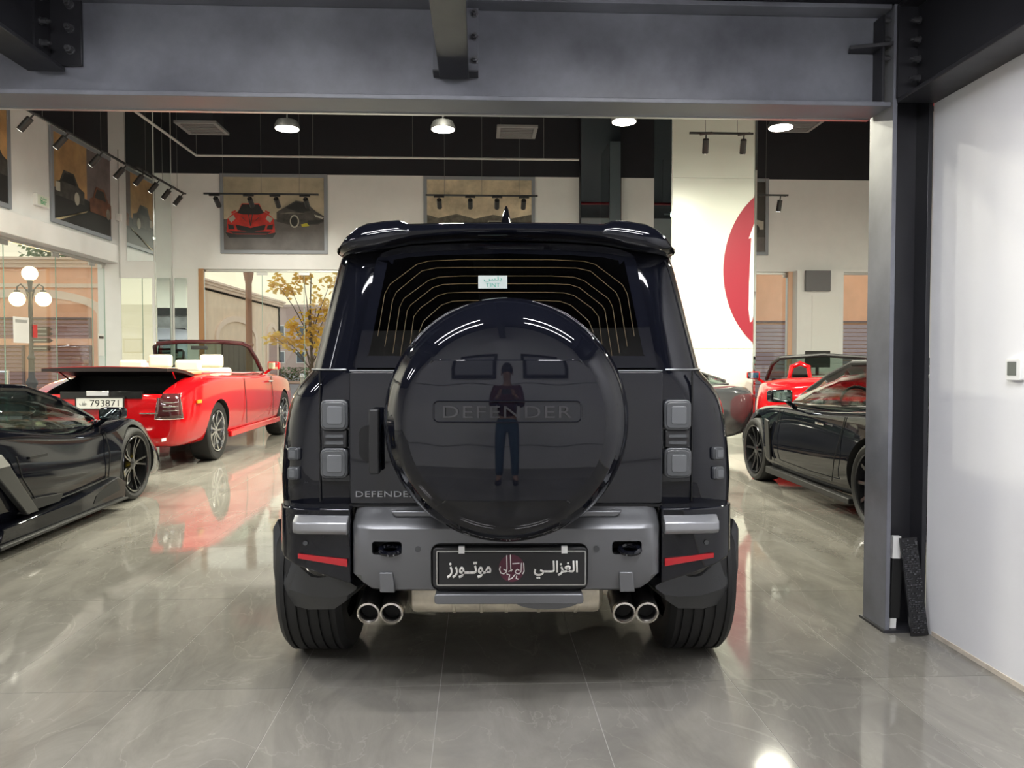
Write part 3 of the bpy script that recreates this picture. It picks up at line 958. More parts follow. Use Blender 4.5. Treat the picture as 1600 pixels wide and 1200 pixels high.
# hedge strip and white kerb beyond the street
hg = thing('hedge', 'low green hedge across the street behind yellow tree', 'hedge', (-9.3, 44, 0))
hv, hf = [], []
rnd = random.Random(5)
for k in range(2600):
    c = Vector((rnd.uniform(-2.4, 4), rnd.uniform(-.5, .5), rnd.uniform(.1, .9)))
    a, b = rnd.uniform(0, 6.28), rnd.uniform(-.8, .8)
    d1 = Vector((math.cos(a), math.sin(a), b)) * .07
    d2 = Vector((-math.sin(a), math.cos(a), rnd.uniform(-.6, .6))) * .05
    i = len(hv)
    hv += [tuple(c - d1), tuple(c + d2), tuple(c + d1), tuple(c - d2)]
    hf.append((i, i + 1, i + 2, i + 3))
obj('foliage', (hv, hf), mat('hedge_leaf', (.07, .15, .035), .6, var=.4, vscale=8), hg, fix=False)
obj('planter', box(-2.5, 4.1, -.55, .55, 0, .14), M_mould, hg)

def leaf_mat(name, col):
    m = mat(name, col, .55, var=.45, vscale=3)
    t = m.node_tree
    b = t.nodes['Principled BSDF']
    tr = t.nodes.new('ShaderNodeBsdfTranslucent')
    tr.inputs[0].default_value = (*[min(1, c * 1.3) for c in col], 1)
    mx = t.nodes.new('ShaderNodeMixShader')
    mx.inputs[0].default_value = .55
    out = t.nodes['Material Output']
    t.links.new(b.outputs[0], mx.inputs[1])
    t.links.new(tr.outputs[0], mx.inputs[2])
    t.links.new(mx.outputs[0], out.inputs[0])
    return m
# yellow-leaved tree
def tree(name, label, loc, h, pts, leafcol, nleaf, size, seed, trunk=.05):
    t = thing(name, label, 'tree', loc)
    rnd = random.Random(seed)
    parts = [tube([(0, 0, 0), (.03, 0, h * .35), (-.03, 0, h * .6), (.02, .02, h)], [trunk, trunk * .8, trunk * .6, trunk * .3], 7)]
    for c, r in pts:
        z0 = max(.4, c[2] * .55)
        parts.append(tube([(0, 0, z0), (c[0] * .5, c[1] * .5, (z0 + c[2]) / 2 + .1), c], [trunk * .4, trunk * .3, trunk * .12], 5))
    obj('trunk', join(*parts), mat('bark', (.10, .07, .05), .8), t, smooth=True)
    v, f = [], []
    for c, r in pts:
        for k in range(nleaf):
            q = Vector((rnd.gauss(0, 1), rnd.gauss(0, 1), rnd.gauss(0, 1))).normalized() * r * rnd.random() ** .5
            p = Vector(c) + q
            a = rnd.uniform(0, 6.28)
            d = Vector((math.cos(a), math.sin(a), rnd.uniform(-1.1, .3))).normalized() * size
            s = d.cross(Vector((rnd.uniform(-1, 1), rnd.uniform(-1, 1), 1))).normalized() * size * .38
            i = len(v)
            v += [tuple(p), tuple(p + d * .5 + s), tuple(p + d), tuple(p + d * .5 - s)]
            f.append((i, i + 1, i + 2, i + 3))
    o = obj('foliage', (v, f), leaf_mat(name + '_leaf', leafcol), t, fix=False)
    return t
tp = [((-.95, 0, 3.55), .30), ((-.55, .1, 3.35), .26), ((-.2, 0, 3.75), .25), ((.15, .1, 2.9), .42), ((.55, 0, 3.5), .42), ((-.5, 0, 2.35), .26), ((0, .1, 2.55), .30),
      ((-.25, 0, 1.95), .34), ((.2, -.1, 1.75), .40), ((-.7, .1, 1.9), .28), ((.55, .1, 2.1), .35), ((-1.05, 0, 2.0), .22), ((.1, 0, 2.2), .3), ((.5, .1, 2.8), .35)]
tree('yellow_tree', 'slender tree with yellow green leaves outside far glazing', (-4.75, 22, -.02), 3.7, tp, (.70, .47, .06), 60, .17, 3)
tree('palm_like_tree', 'dark green spiky tree top above the peach building', (-22.5, 43, 0), 7.3, [((-1, 0, 7.4), 1.3), ((.6, 0, 7.1), 1.4), ((1.9, 0, 6.7), 1.2)], (.20, .26, .14), 260, .35, 5, .12)

# three-globe street lamp
sl = thing('street_lamp', 'ornate street lamp with three glowing globes beyond left glass', 'street lamp', (-10.2, 18, -.02))
M_post = mat('cast_iron', (.055, .05, .05), .5)
obj('post', lathe([(.20, 0), (.20, .12), (.13, .2), (.15, .32), (.09, .42), (.085, .75), (.12, .8), (.12, .86), (.07, .95), (.06, 1.35), (.085, 1.4), (.05, 1.48), (.045, 2.85), (.075, 2.9), (.04, 2.98), (.05, 3.12)], 20, 'z'), M_post, sl, smooth=True)
M_globe = mat('lit_globe', (1, .9, .7), .4, emit=(1, .72, .34), estr=6.5)
for dx, z in ((0, 3.32), (-.29, 2.74), (.29, 2.74)):
    if dx:
        obj('arm', tube([(0, 0, 2.55), (dx * .3, 0, 2.95), (dx * .7, 0, 3.08), (dx, 0, 3.02), (dx, 0, 2.88)], .018, 8), M_post, sl, smooth=True)
    g = obj('globe', sphere((dx, 0, z), .165, 20, 12), M_globe, sl, smooth=True)
    obj('globe_cap', cyl((dx, 0, z), .06, -.2 if not dx else .14, -.14 if not dx else .2, 12), M_post, g)
    lamp('globe_light', 'POINT', sl, (dx, 0, z), 700, (1, .72, .38), .17)
M_signb = mat('sign_brown', (.05, .03, .025), .5)
for k, (z, d) in enumerate(((1.95, 1), (1.80, 1), (1.62, 1), (2.06, 1))):
    zz = z
    obj('sign_arrow', prism([(.03, zz - .055), (.42, zz - .055), (.50, zz), (.42, zz + .055), (.03, zz + .055)], -.03, -.01), M_signb, sl)
    obj('sign_line', box(.06, .36, -.034, -.03, zz - .012, zz + .012), P_pale, sl)

po_ = thing('bronze_post', 'tall bronze lamp column outside far glazing', 'post', (-6.0, 20.4, -.02))
obj('shaft', lathe([(.15, 0), (.15, .5), (.09, .6), (.085, 1.7), (.115, 1.72), (.115, 1.78), (.085, 1.8), (.08, 3.35), (.13, 3.6), (.14, 4.2)], 18, 'z'), mat('bronze_paint', (.30, .13, .07), .5), po_, smooth=True)

for k, (x, y) in enumerate(((-5.35, 23.5), (-4.95, 24.5), (-3.9, 21.5))):
    b_o = thing('bollard', ['slim steel bollard left of the yellow tree', 'slim steel bollard beside the yellow tree trunk', 'slim steel bollard nearest the big car window'][k], 'bollard', (x, y, -.02), 0, 'street bollards')
    obj('shaft', lathe([(.06, 0), (.06, .8), (.08, .82), (.08, .88), (.04, .94)], 14, 'z'), M_alu, b_o, smooth=True)
# steel barrier rails by the left shopfront
br = thing('steel_barrier', 'chrome rail barrier outside the left glass', 'barrier', (-9.6, 15.6, -.02))
for x in (-.35, 0, .3):
    obj('post', cyl((x, 0, 0), .025, 0, 1.15, 10), M_chrome, br, smooth=True)
obj('rail', tube([(-.35, 0, 1.12), (.3, 0, 1.12)], .022, 8), M_chrome, br, smooth=True)
obj('rail', tube([(-.35, 0, .6), (.3, 0, .6)], .016, 8), M_chrome, br, smooth=True)

# notices stuck on the left glass
for k, (y, z0, z1, w, m) in enumerate(((13.15, 1.62, 2.05, .44, M_white), (13.55, 1.72, 1.94, .13, mat('red_notice', (.6, .04, .04), .5)), (15.86, 1.42, 1.86, .24, M_white))):
    n_ = thing('notice', ['white paper notice on the left glass shopfront', 'small red notice beside white paper on the left glass', 'white notice on glass behind the cream headrests'][k], 'notice', (XL - .11, y, z0))
    obj('sheet', box(0, .004, -w / 2, w / 2, 0, z1 - z0), m, n_)
    if k != 1:
        obj('heading', box(.004, .0055, -w * .38, w * .38, (z1 - z0) * .78, (z1 - z0) * .9), M_signb if k == 2 else M_conduit, n_)
# ================================================================== shared car parts
M_paint_black = mat('gloss_black_paint', (.004, .0045, .0075), .03, spec=.5, ior=1.5)
M_paint_red = mat('gloss_red_paint', (.46, .004, .007), .10, spec=.5, coat=.3)
M_paint_grey = mat('gloss_graphite_paint', (.04, .043, .047), .12, spec=.5, coat=1.0)
M_rubber = mat('tyre_rubber', (.010, .010, .010), .66, bump=.05, bscale=80)
M_groove = mat('tyre_groove', (.004, .004, .004), .9)
M_disc = mat('brake_steel', (.25, .25, .25), .35, metal=1)
M_yellow = mat('caliper_yellow', (.75, .55, .02), .35)
M_rim_black = mat('black_rim', (.012, .012, .013), .22, spec=.6, coat=.5)
M_rim_chrome = mat('polished_rim', (.72, .72, .74), .14, metal=1)
M_cargls = glass_mat('tinted_car_glass', (.62, .69, .67), 1.0, 0.0, 1.5)
M_windsh = glass_mat('clear_car_glass', (.62, .70, .66), 1.0, 0.0, 1.5)
M_trimblk = mat('black_plastic', (.014, .014, .015), .48)
M_cream = mat('cream_leather', (.72, .66, .52), .45, bump=.03, bscale=30)
M_platew = mat('plate_white', (.78, .78, .74), .4)
M_ink = mat('plate_ink', (.01, .01, .01), .5)

def fit_text(body, w, h, depth, bold=0.0, spacing=1.0):
    me = text_mesh(body, 1.0, 0.0, bold=bold, spacing=spacing)
    xs = [v.co.x for v in me.vertices]
    ys = [v.co.y for v in me.vertices]
    kx, ky = w / (max(xs) - min(xs)), h / (max(ys) - min(ys))
    ox, oy = (max(xs) + min(xs)) / 2, (max(ys) + min(ys)) / 2
    bm = bmesh.new()
    bm.from_mesh(me)
    for v in bm.verts:
        v.co = ((v.co.x - ox) * kx, (v.co.y - oy) * ky, 0)
    g = bmesh.ops.extrude_face_region(bm, geom=bm.faces[:])
    for q in g['geom']:
        if isinstance(q, bmesh.types.BMVert):
            q.co.z += depth
    bmesh.ops.recalc_face_normals(bm, faces=bm.faces)
    bm.to_mesh(me)
    bm.free()
    me.materials.clear()
    return me

def tyre_part(R, w, rim, grooves=0):
    h = w / 2
    prof = [(rim - .004, -h * .78), (rim + .012, -h * .92), ((R + rim) / 2, -h), (R - .022, -h * .97), (R - .006, -h * .86)]
    if grooves:
        n = grooves
        xs = [-h * .80 + 1.6 * h * (k + .5) / n for k in range(n)]
        prof.append((R, -h * .80))
        for x in xs:
            prof += [(R, x - .0055), (R - .009, x - .0045), (R - .009, x + .0045), (R, x + .0055)]
        prof.append((R, h * .80))
    else:
        prof += [(R, -h * .6), (R, h * .6)]
    prof += [(R - .006, h * .86), (R - .022, h * .97), ((R + rim) / 2, h), (rim + .012, h * .92), (rim - .004, h * .78)]
    return lathe(prof, 56, 'x', caps=False)

def add_wheel(root, x, y, R, w, rim, side, rim_mat, spokes=10, style='straight', caliper=None, grooves=0, twin=False):
    t = obj('tyre', tyre_part(R, w, rim, grooves), M_rubber, root, smooth=True, loc=(x, y, R), angle=35)
    s = side
    face = s * w * .36
    parts = [lathe([(rim, s * w * .46), (rim - .004, s * w * .49), (rim - .016, s * w * .47), (rim - .022, s * w * .30), (rim - .03, -s * w * .35)], 48, 'x', caps=False),
             lathe([(.0001, face + s * .012), (.03, face + s * .01), (.055, face), (.06, face - s * .05)], 24, 'x')]
    for k in range(spokes):
        a = 2 * PI * k / spokes
        arms = ((-.0, 0),) if not twin else ((-.10, -.16), (.10, .16))
        for a0, a1 in arms:
            r0, r1 = .045, rim - .018
            w0, w1 = (.022, .030) if not twin else (.016, .018)
            q = []
            for rr, aa, ww, xx in ((r0, a + a0, w0, face), (r1 * .55, a + (a0 + a1) / 2, (w0 + w1) * .45, face - s * .004), (r1, a + a1, w1, face + s * .018)):
                ca, sa = math.cos(aa), math.sin(aa)
                for dt, dx in ((-ww / 2, 0), (ww / 2, 0), (ww / 2, -s * .03), (-ww / 2, -s * .03)):
                    q.append((xx + dx, rr * ca - dt * sa, rr * sa + dt * ca))
            parts.append(loft([q[0:4], q[4:8], q[8:12]]))
    obj('rim', join(*parts), rim_mat, t, smooth=True, angle=30)
    obj('brake_disc', lathe([(.07, -s * .005), (rim - .055, -s * .005), (rim - .055, s * .012), (.07, s * .012)], 32, 'x', closed=True), M_disc, t)
    obj('wheel_dish', cyl((0, 0, 0), rim - .028, -s * w * .3, -s * w * .26, 32, 'x'), M_black, t)
    if caliper:
        arcp = []
        r1 = rim - .065
        for k in range(9):
            a = math.radians(140 + 85 * k / 8)
            arcp.append((r1 * math.cos(a), r1 * math.sin(a)))
        for k in range(9):
            a = math.radians(225 - 85 * k / 8)
            arcp.append(((r1 - .09) * math.cos(a), (r1 - .09) * math.sin(a)))
        obj('brake_caliper', prism(arcp, s * .014, s * .055, 'x'), caliper, t, bevel=.006)
    return t

# ================================================================== the big black off-roader
car = thing('off_road_car', 'large gloss black boxy off-road car seen from behind with round spare wheel cover', 'car', (.102, 2.848, 0), math.radians(-2.05))
M_gloss = M_paint_black
M_satin = mat('satin_grey_bumper', (.15, .153, .160), .36, metal=.55, spec=.5)
M_satin_hi = mat('satin_silver_trim', (.30, .305, .32), .34, metal=.6)
M_clad = mat('matte_black_cladding', (.030, .031, .033), .48, bump=.04, bscale=120)

def plan_ring(z, w, r, f, cr=.17, cf=.2, bow=.012, n=7):
    half = []
    for k in range(5):
        x = (w - cr) * k / 4
        half.append((x, r + bow * (x / w) ** 2))
    r2 = r + bow * ((w - cr) / w) ** 2
    for k in range(1, n + 1):
        a = PI / 2 * k / n
        half.append((w - cr + cr * math.sin(a), r2 + cr * (1 - math.cos(a))))
    for k in range(1, 6):
        half.append((w, r2 + cr + (f - cf - r2 - cr) * k / 6))
    for k in range(n + 1):
        a = PI / 2 * k / n
        half.append((w - cf + cf * math.cos(a), f - cf + cf * math.sin(a)))
    half.append((0, f))
    left = [(-x, y) for x, y in reversed(half[1:-1])]
    return [(x, y, z) for x, y in half + left]

lv = [(.44, .86, .24, 4.40), (.50, .885, .20, 4.48), (.60, .90, .15, 4.52), (.75, .912, .125, 4.55), (.873, .915, .12, 4.55), (.978, .907, .12, 4.54), (1.08, .895, .12, 4.52), (1.14, .884, .12, 4.5),
      (1.175, .874, .12, 4.46), (1.19, .868, .12, 4.38), (1.20, .864, .12, 3.55), (1.235, .842, .12, 3.5), (1.265, .815, .12, 3.46), (1.29, .793, .122, 3.42), (1.305, .785, .125, 3.40),
      (1.50, .742, .157, 3.12), (1.70, .698, .190, 2.85), (1.755, .684, .205, 2.76), (1.80, .668, .24, 2.68), (1.86, .635, .38, 2.5), (1.905, .58, .62, 2.3), (1.925, .45, .85, 2.05)]
body = obj('body_shell', loft([plan_ring(*l) for l in lv]), M_gloss, car, smooth=True)
wells = [cyl((0, yy, .40), .475, s * .52, s * 1.2, 40, 'x') for yy in (.75, 3.72) for s in (-1, 1)]
cabin = prism([(-.545, 1.335), (.545, 1.335), (.478, 1.745), (-.478, 1.745)], .02, 2.45)
cut(body, wells + [cabin], M_void)
for p in body.data.polygons:
    p.use_smooth = True
body.data.set_sharp_from_angle(angle=math.radians(30))

# silver strip painting the seam's bright glint along the rear corners
for s in (-1, 1):
    wl_ = [(s * x, y, 1.302) for x, y, z in plan_ring(1.302, .789, .1215, 3.4)[:17] if x > .60]
    obj('waist_glint', tube(wl_, .0035, 6), M_satin_hi, car, smooth=True)
    # seam of the lamp strip
    obj('panel_seam', box(s * .722 - .0018, s * .722 + .0018, .118, .135, .79, 1.297), M_void, car)
# black glossy D-pillar glass
def quad_slab(pts, t):
    n = len(pts)
    v = [tuple(p) for p in pts] + [(p[0], p[1] + t, p[2]) for p in pts]
    f = [tuple(range(n)), tuple(range(2 * n - 1, n - 1, -1))] + [(i, (i + 1) % n, (i + 1) % n + n, i + n) for i in range(n)]
    return v, f

# tailgate lower skin
tg = obj('tailgate', prism(rrect(0, 1.039, 1.208, .514, .012), .098, .135), M_gloss, car, bevel=.006, bseg=3)
obj('tailgate_waist_glint', box(-.60, .60, .094, .102, 1.296, 1.3005), M_satin_hi, car)  # glint of the waist seam, put in as a silver strip
obj('lower_gap', box(-.605, .605, .10, .14, .772, .782), M_void, car)

# rear window
PY = lambda z: .106 + (z - 1.305) * .165
def pane_outline(g=0.0, zb=1.309):
    h = [(0, zb + g), (.30, zb + g), (.583 - g, zb + g), (.575 - g, 1.36), (.540 - g, 1.56), (.508 - g, 1.73), (.490 - g, 1.757 - g), (.44, 1.776 - g), (.38, 1.787 - g), (.25, 1.796 - g), (0, 1.802 - g)]
    return h + [(-x, z) for x, z in reversed(h[1:-1])]
wo, wi = pane_outline(), pane_outline(.045, 1.309)
nn = len(wo)
v = [(x, PY(z), z) for x, z in wo] + [(x, PY(z), z) for x, z in wi] + [(x, PY(z) + .014, z) for x, z in wo] + [(x, PY(z) + .014, z) for x, z in wi]
f = []
for i in range(nn):
    j = (i + 1) % nn
    f += [(i, j, j + nn, i + nn), (i + 2 * nn, i + 3 * nn, j + 3 * nn, j + 2 * nn), (i, i + 2 * nn, j + 2 * nn, j), (i + nn, j + nn, j + 3 * nn, i + 3 * nn)]
obj('window_border', (v, f), M_gloss, car, smooth=True)
M_rearglass = glass_mat('privacy_glass', (.16, .165, .15), 1.0, 0.0, 1.5)
rg = obj('rear_window', quad_slab([(x, PY(z) + .001, z) for x, z in wi], .006), M_rearglass, car)
# heating wires
M_heat = mat('copper_heating_wire', (.11, .075, .03), .45)
HW = [[(-0.496, 1.432), (-0.473, 1.595), (-0.454, 1.633), (-0.35, 1.713), (-0.305, 1.726), (-0.179, 1.732)],
      [(-0.468, 1.392), (-0.442, 1.57), (-0.428, 1.603), (-0.33, 1.687), (-0.274, 1.699), (-0.179, 1.701)],
      [(-0.437, 1.365), (-0.414, 1.545), (-0.398, 1.578), (-0.304, 1.649), (-0.266, 1.662), (-0.178, 1.667)],
      [(-0.408, 1.355), (-0.384, 1.532), (-0.372, 1.552), (-0.286, 1.621), (-0.248, 1.633), (-0.178, 1.636)],
      [(-0.371, 1.394), (-0.359, 1.507), (-0.334, 1.54), (-0.265, 1.59), (-0.228, 1.6), (-0.153, 1.603)],
      [(-0.338, 1.444), (-0.321, 1.489), (-0.252, 1.552), (-0.21, 1.567), (-0.152, 1.57)]]
for line in HW:
    L = [(x, PY(z) - .0015, z) for x, z in line]
    path = L + [(-x, y, z) for x, y, z in reversed(L)]
    obj('heating_wire', tube(path, .0009, 5), M_heat, rg)
stk = obj('window_sticker', box(-.109, .004, PY(1.643) - .006, PY(1.643) - .003, 1.618, 1.668), mat('sticker_grey', (.36, .40, .38), .5), rg)
me = fit_text('TINT', .055, .016, .0006)
link('sticker_lettering', me, mat('sticker_green', (.02, .25, .17), .5), rg, (-.052, PY(1.643) - .0062, 1.631), (PI / 2, 0, 0))
me = fit_text('\uFEB2\uFEE0\uFE91', .07, .020, .0006)
link('sticker_lettering', me, MATS['sticker_green'], rg, (-.052, PY(1.643) - .0062, 1.654), (PI / 2, 0, 0))
# seats inside
for x in (-.34, 0.0, .34):
    st = obj('seat_back', box(x - .19, x + .19, .98, 1.10, 1.0, 1.36), mat('dark_leather', (.03, .03, .03), .5), car, bevel=.04, bseg=3)
    obj('headrest', box(x - .12, x + .12, .97, 1.05, 1.42, 1.64), M_cream if x == 0 else MATS['dark_leather'], car, bevel=.035, bseg=3)
for s in (-1, 1):
    obj('seat_belt', box(s * .27 - .022, s * .27 + .022, 1.12, 1.124, 1.3, 1.72), mat('belt_webbing', (.30, .22, .10), .7), car)

# roof spoiler
def sp_prof(x, zl, zt, dy):
    return [(x, .19 + dy, zl), (x, .112 + dy, zl + .004), (x, .088 + dy, zl + .022), (x, .083 + dy, (zl + zt) / 2), (x, .10 + dy, zt - .014), (x, .135 + dy, zt - .001), (x, .22 + dy, zt + .002), (x, .62, zt + .022), (x, .62, zl + .01)]
hs = [(0, 1.806, 1.872, 0), (.2, 1.803, 1.870, 0), (.36, 1.792, 1.866, .002), (.378, 1.790, 1.866, .002), (.398, 1.787, 1.874, .003), (.415, 1.784, 1.880, .004), (.47, 1.772, 1.877, .006), (.54, 1.759, 1.868, .012), (.58, 1.757, 1.852, .02),
      (.62, 1.757, 1.826, .04), (.65, 1.757, 1.796, .075), (.668, 1.757, 1.772, .12)]
st_ = [(-x, a, b, c) for x, a, b, c in reversed(hs[1:])] + hs
obj('roof_spoiler', loft([sp_prof(*s) for s in st_]), M_gloss, car, smooth=True, angle=50)
obj('spoiler_lamp', box(-.15, .17, .30, .33, 1.876, 1.884), M_trimblk, car, bevel=.002)
# shark-fin antenna
fin = []
for z, w_, y0, y1 in ((1.915, .046, .80, 1.04), (1.96, .038, .83, 1.02), (2.02, .024, .86, .99), (2.07, .012, .885, .965), (2.085, .005, .90, .95)):
    fin.append([(w_ * math.cos(a), (y0 + y1) / 2 + (y1 - y0) / 2 * math.sin(a), z) for a in [2 * PI * k / 12 for k in range(12)]])
obj('antenna', loft(fin), M_gloss, car, smooth=True)

# spare wheel cover
CZs = 1.122
prof = [(.36, .10), (.415, .085), (.436, .05), (.443, .0), (.444, -.055), (.440, -.095), (.430, -.128), (.412, -.158), (.400, -.171), (.398, -.175), (.376, -.196), (.352, -.210), (.330, -.214), (.25, -.228), (.12, -.236), (.0001, -.238)]
cov = obj('spare_wheel_cover', lathe(prof, 96, 'y', (0, 0, CZs)), M_gloss, car, smooth=True, angle=60)
obj('cover_mount', cyl((0, 0, CZs), .20, -.02, .10, 32, 'y'), M_black, car)
rows, cols = 18, 24
z0_, z1_, rr_ = -.262, .215, .340
v, f = [], []
for i in range(rows + 1):
    z = z0_ + (z1_ - z0_) * i / rows
    hw = math.sqrt(rr_ ** 2 - z ** 2) - (.02 * max(0, (i - rows + 1)))
    for k in range(cols + 1):
        x = hw * (2 * k / cols - 1)
        v.append((x, -.260 + (x * x + z * z) / (2 * 2.68), CZs + z))
for i in range(rows):
    for k in range(cols):
        a = i * (cols + 1) + k
        f.append((a, a + 1, a + cols + 2, a + cols + 1))
nb = len(v)
rim_i = [k for k in range(cols + 1)] + [(i + 1) * (cols + 1) - 1 for i in range(1, rows + 1)] + [rows * (cols + 1) + k for k in range(cols - 1, -1, -1)] + [i * (cols + 1) for i in range(rows - 1, 0, -1)]
v += [(v[i][0], v[i][1] + .02, v[i][2]) for i in rim_i]
m_ = len(rim_i)
f += [(rim_i[i], nb + i, nb + (i + 1) % m_, rim_i[(i + 1) % m_]) for i in range(m_)]
obj('cover_plate', (v, f), M_gloss, cov, smooth=True)
PYF = lambda x, z: -.260 + (x * x + z * z) / (2 * 2.68)
for zz_, e_ in ((z1_, 1), (z0_, -1)):
    hw = math.sqrt(rr_ ** 2 - zz_ ** 2) - .012
    ed = [(-hw - .012, PYF(hw, zz_) + .012, CZs + zz_ - .018 * e_ if e_ > 0 else CZs + zz_ - .012)] + [(hw * (2 * k / 12 - 1), PYF(hw * (2 * k / 12 - 1), zz_) + .003, CZs + zz_) for k in range(13)]
    ed.append((hw + .012, ed[0][1], ed[0][2]))
    obj('plate_edge', tube(ed, .0032, 8), M_gloss, cov, smooth=True)
npz = .042
def fine(loop_, step):
    out = []
    for a, b in zip(loop_, loop_[1:] + loop_[:1]):
        n = max(1, int(math.hypot(b[0] - a[0], b[1] - a[1]) / step))
        out += [(a[0] + (b[0] - a[0]) * k / n, a[1] + (b[1] - a[1]) * k / n) for k in range(n)]
    return out
loop = [(u, PYF(u, w_) - .0005, CZs + w_) for u, w_ in fine(rrect(.004, npz, .502, .071, .018, 6), .02)]
obj('nameplate_border', tube(loop, .0028, 6, closed=True), M_gloss, cov, smooth=True)
me = fit_text('DEFENDER', .435, .040, .006, spacing=1.12)
for vv in me.vertices:
    vv.co.z += -PYF(vv.co.x, npz) - .258
link('nameplate_lettering', me, mat('satin_black_letter', (.012, .012, .014), .22, spec=.8), cov, (.004, -.2585, CZs + npz), (PI / 2, 0, 0))
# small lettering on the tailgate
me = fit_text('DEFENDER', .232, .0215, .003, spacing=1.1)
link('tailgate_lettering', me, M_satin_hi, car, (-.463, .0975, .823), (PI / 2, 0, 0))

# door handle
obj('handle_recess', prism(rrect(-.530, 1.02, .07, .135, .032, 6), .092, .0985), M_void, car)
hb = obj('door_handle', prism(rrect(-.497, 1.032, .040, .246, .008), .030, .062), M_trimblk, car, bevel=.006)
for z in (.965, 1.075):
    obj('handle_mount', box(-.512, -.482, .062, .1, z - .018, z + .018), M_gloss, hb)

# tail lamps
M_bezel = mat('lamp_bezel', (.055, .058, .062), .22, spec=.6)
M_smoke = mat('smoked_lens', (.05, .054, .058), .10, coat=.5)
M_smoke2 = mat('smoked_lens_inner', (.095, .10, .106), .16, coat=.4)
def tail_lamp(x, z, w, h, y, rz=0):
    b = obj('tail_lamp', prism(rrect(0, 0, w, h, w * .22, 6), -.016, .03), M_bezel, car, bevel=.005, loc=(x, y, z), rot=(0, 0, rz))
    obj('lens', prism(rrect(0, 0, w * .86, h * .86, w * .18, 6), -.021, -.014), M_smoke, b, bevel=.003)
    obj('inner_lens', prism(rrect(w * .03, 0, w * .55, h * .57, w * .08, 6), -.0235, -.020), M_smoke2, b, bevel=.002)
for s in (-1, 1):
    tail_lamp(s * .661, 1.127, .105, .119, .113)
    tail_lamp(s * .663, .941, .105, .119, .113)
    hb_ = obj('lamp_bridge', box(s * .661 - .046, s * .661 + .046, .104, .125, 1.0, 1.068), M_trimblk, car, bevel=.004)
    for z in (1.02, 1.046):
        obj('bridge_bar', box(s * .661 - .034, s * .661 + .034, .098, .106, z - .006, z + .006), M_smoke, hb_)
    tail_lamp(s * .826, .973, .048, .052, .150, s * math.radians(22))
    tail_lamp(s * .828, .896, .048, .052, .150, s * math.radians(22))

# bumper
def bp(x, dy, zb, zt=.776):
    return [(x, .16 + dy, zt), (x, .088 + dy, zt - .003), (x, .055 + dy, zt - .028), (x, .012 + dy, .724), (x, .0 + dy, .708), (x, .0 + dy, .62), (x, .004 + dy, .53), (x, .02 + dy, zb + .014), (x, .05 + dy, zb), (x, .32, zb), (x, .32, zt)]
hs = [(0, 0, .462), (.30, 0, .462), (.46, .002, .462), (.51, .006, .468), (.545, .012, .49), (.57, .025, .525), (.581, .045, .56)]
st_ = [(-a, b, c) for a, b, c in reversed(hs[1:])] + hs
bump_ = obj('rear_bumper', loft([bp(*s) for s in st_]), M_satin, car, smooth=True, angle=40)
cut(bump_, [prism(rrect(.012, .562, .588, .186, .035, 6), -.05, .035)] + [prism(rrect(x, .636, .112, .050, .012, 4), -.05, .10) for x in (-.4465, .452)], M_trimblk)
for p in bump_.data.polygons:
    p.use_smooth = True
bump_.data.set_sharp_from_angle(angle=math.radians(35))
for x in (-.4465, .452):
    pth = [(x + .012 + .036 * math.cos(a), .012 + .02 * math.sin(a), .628 + .012 * math.sin(a)) for a in [2 * PI * k / 20 for k in range(20)]]
    obj('tow_hook', tube(pth, .011, 8, closed=True), M_gloss, bump_, smooth=True)
    obj('lower_tab', prism([(x - .030, .545), (x + .022, .545), (x + .030, .470), (x - .026, .470)], -.003, .02), M_satin, bump_, bevel=.004)
for x, y, z in ((-.33, -.001, .633), (.337, -.001, .633)):
    obj('parking_sensor', cyl((x, y, z), .011, -.003, .004, 20, 'y'), M_bezel, bump_)
# step inset of the top ledge
obj('ledge_step', prism([(-.44, .768), (.44, .768), (.42, .744), (-.42, .744)], .040, .068), M_satin, bump_, bevel=.006)
obj('plate_surround', ring_prism(rrect(.014, .566, .575, .150, .016, 5), rrect(.014, .566, .548, .124, .010, 5), -.012, .03), M_trimblk, bump_, bevel=.003)
obj('plate_trim', ring_prism(rrect(.018, .565, .556, .130, .006, 3), rrect(.018, .565, .549, .123, .004, 3), -.016, -.006), M_alu, bump_)
obj('plate_light_bar', box(-.25, .278, -.010, .018, .625, .634), M_alu, bump_)
obj('lower_lip', prism(rrect(.010, .450, .555, .038, .012, 4), -.022, .08), M_satin, bump_, bevel=.004)
# number plate board
pl = obj('number_plate', box(-.251, .291, -.020, -.014, .504, .626), mat('plate_black', (.012, .012, .013), .35), car, bevel=.002)
for x in (-.166, .216):
    obj('plate_clip', box(x - .011, x + .011, -.024, -.010, .622, .648), M_white, pl)
M_whiteink = mat('white_ink', (.82, .80, .76), .5)
me = fit_text('\uFEF2\u0640\u0640\uFEDF\uFE8D\uFEB0\uFED0\uFEDF\uFE8D', .164, .068, .0012, bold=.024)
link('plate_lettering', me, M_whiteink, pl, (.184, -.0202, .560), (PI / 2, 0, 0))
me = fit_text('\uFEAF\uFEAD\uFEEE\u0640\u0640\uFE97\uFEEE\uFEE3', .164, .062, .0012, bold=.024)
link('plate_lettering', me, M_whiteink, pl, (-.138, -.0202, .560), (PI / 2, 0, 0))
eb = obj('plate_emblem', prism(ell(.020, .566, .048, .051, 36), -.0202, -.0212), mat('maroon_ink', (.085, .012, .03), .5), pl)
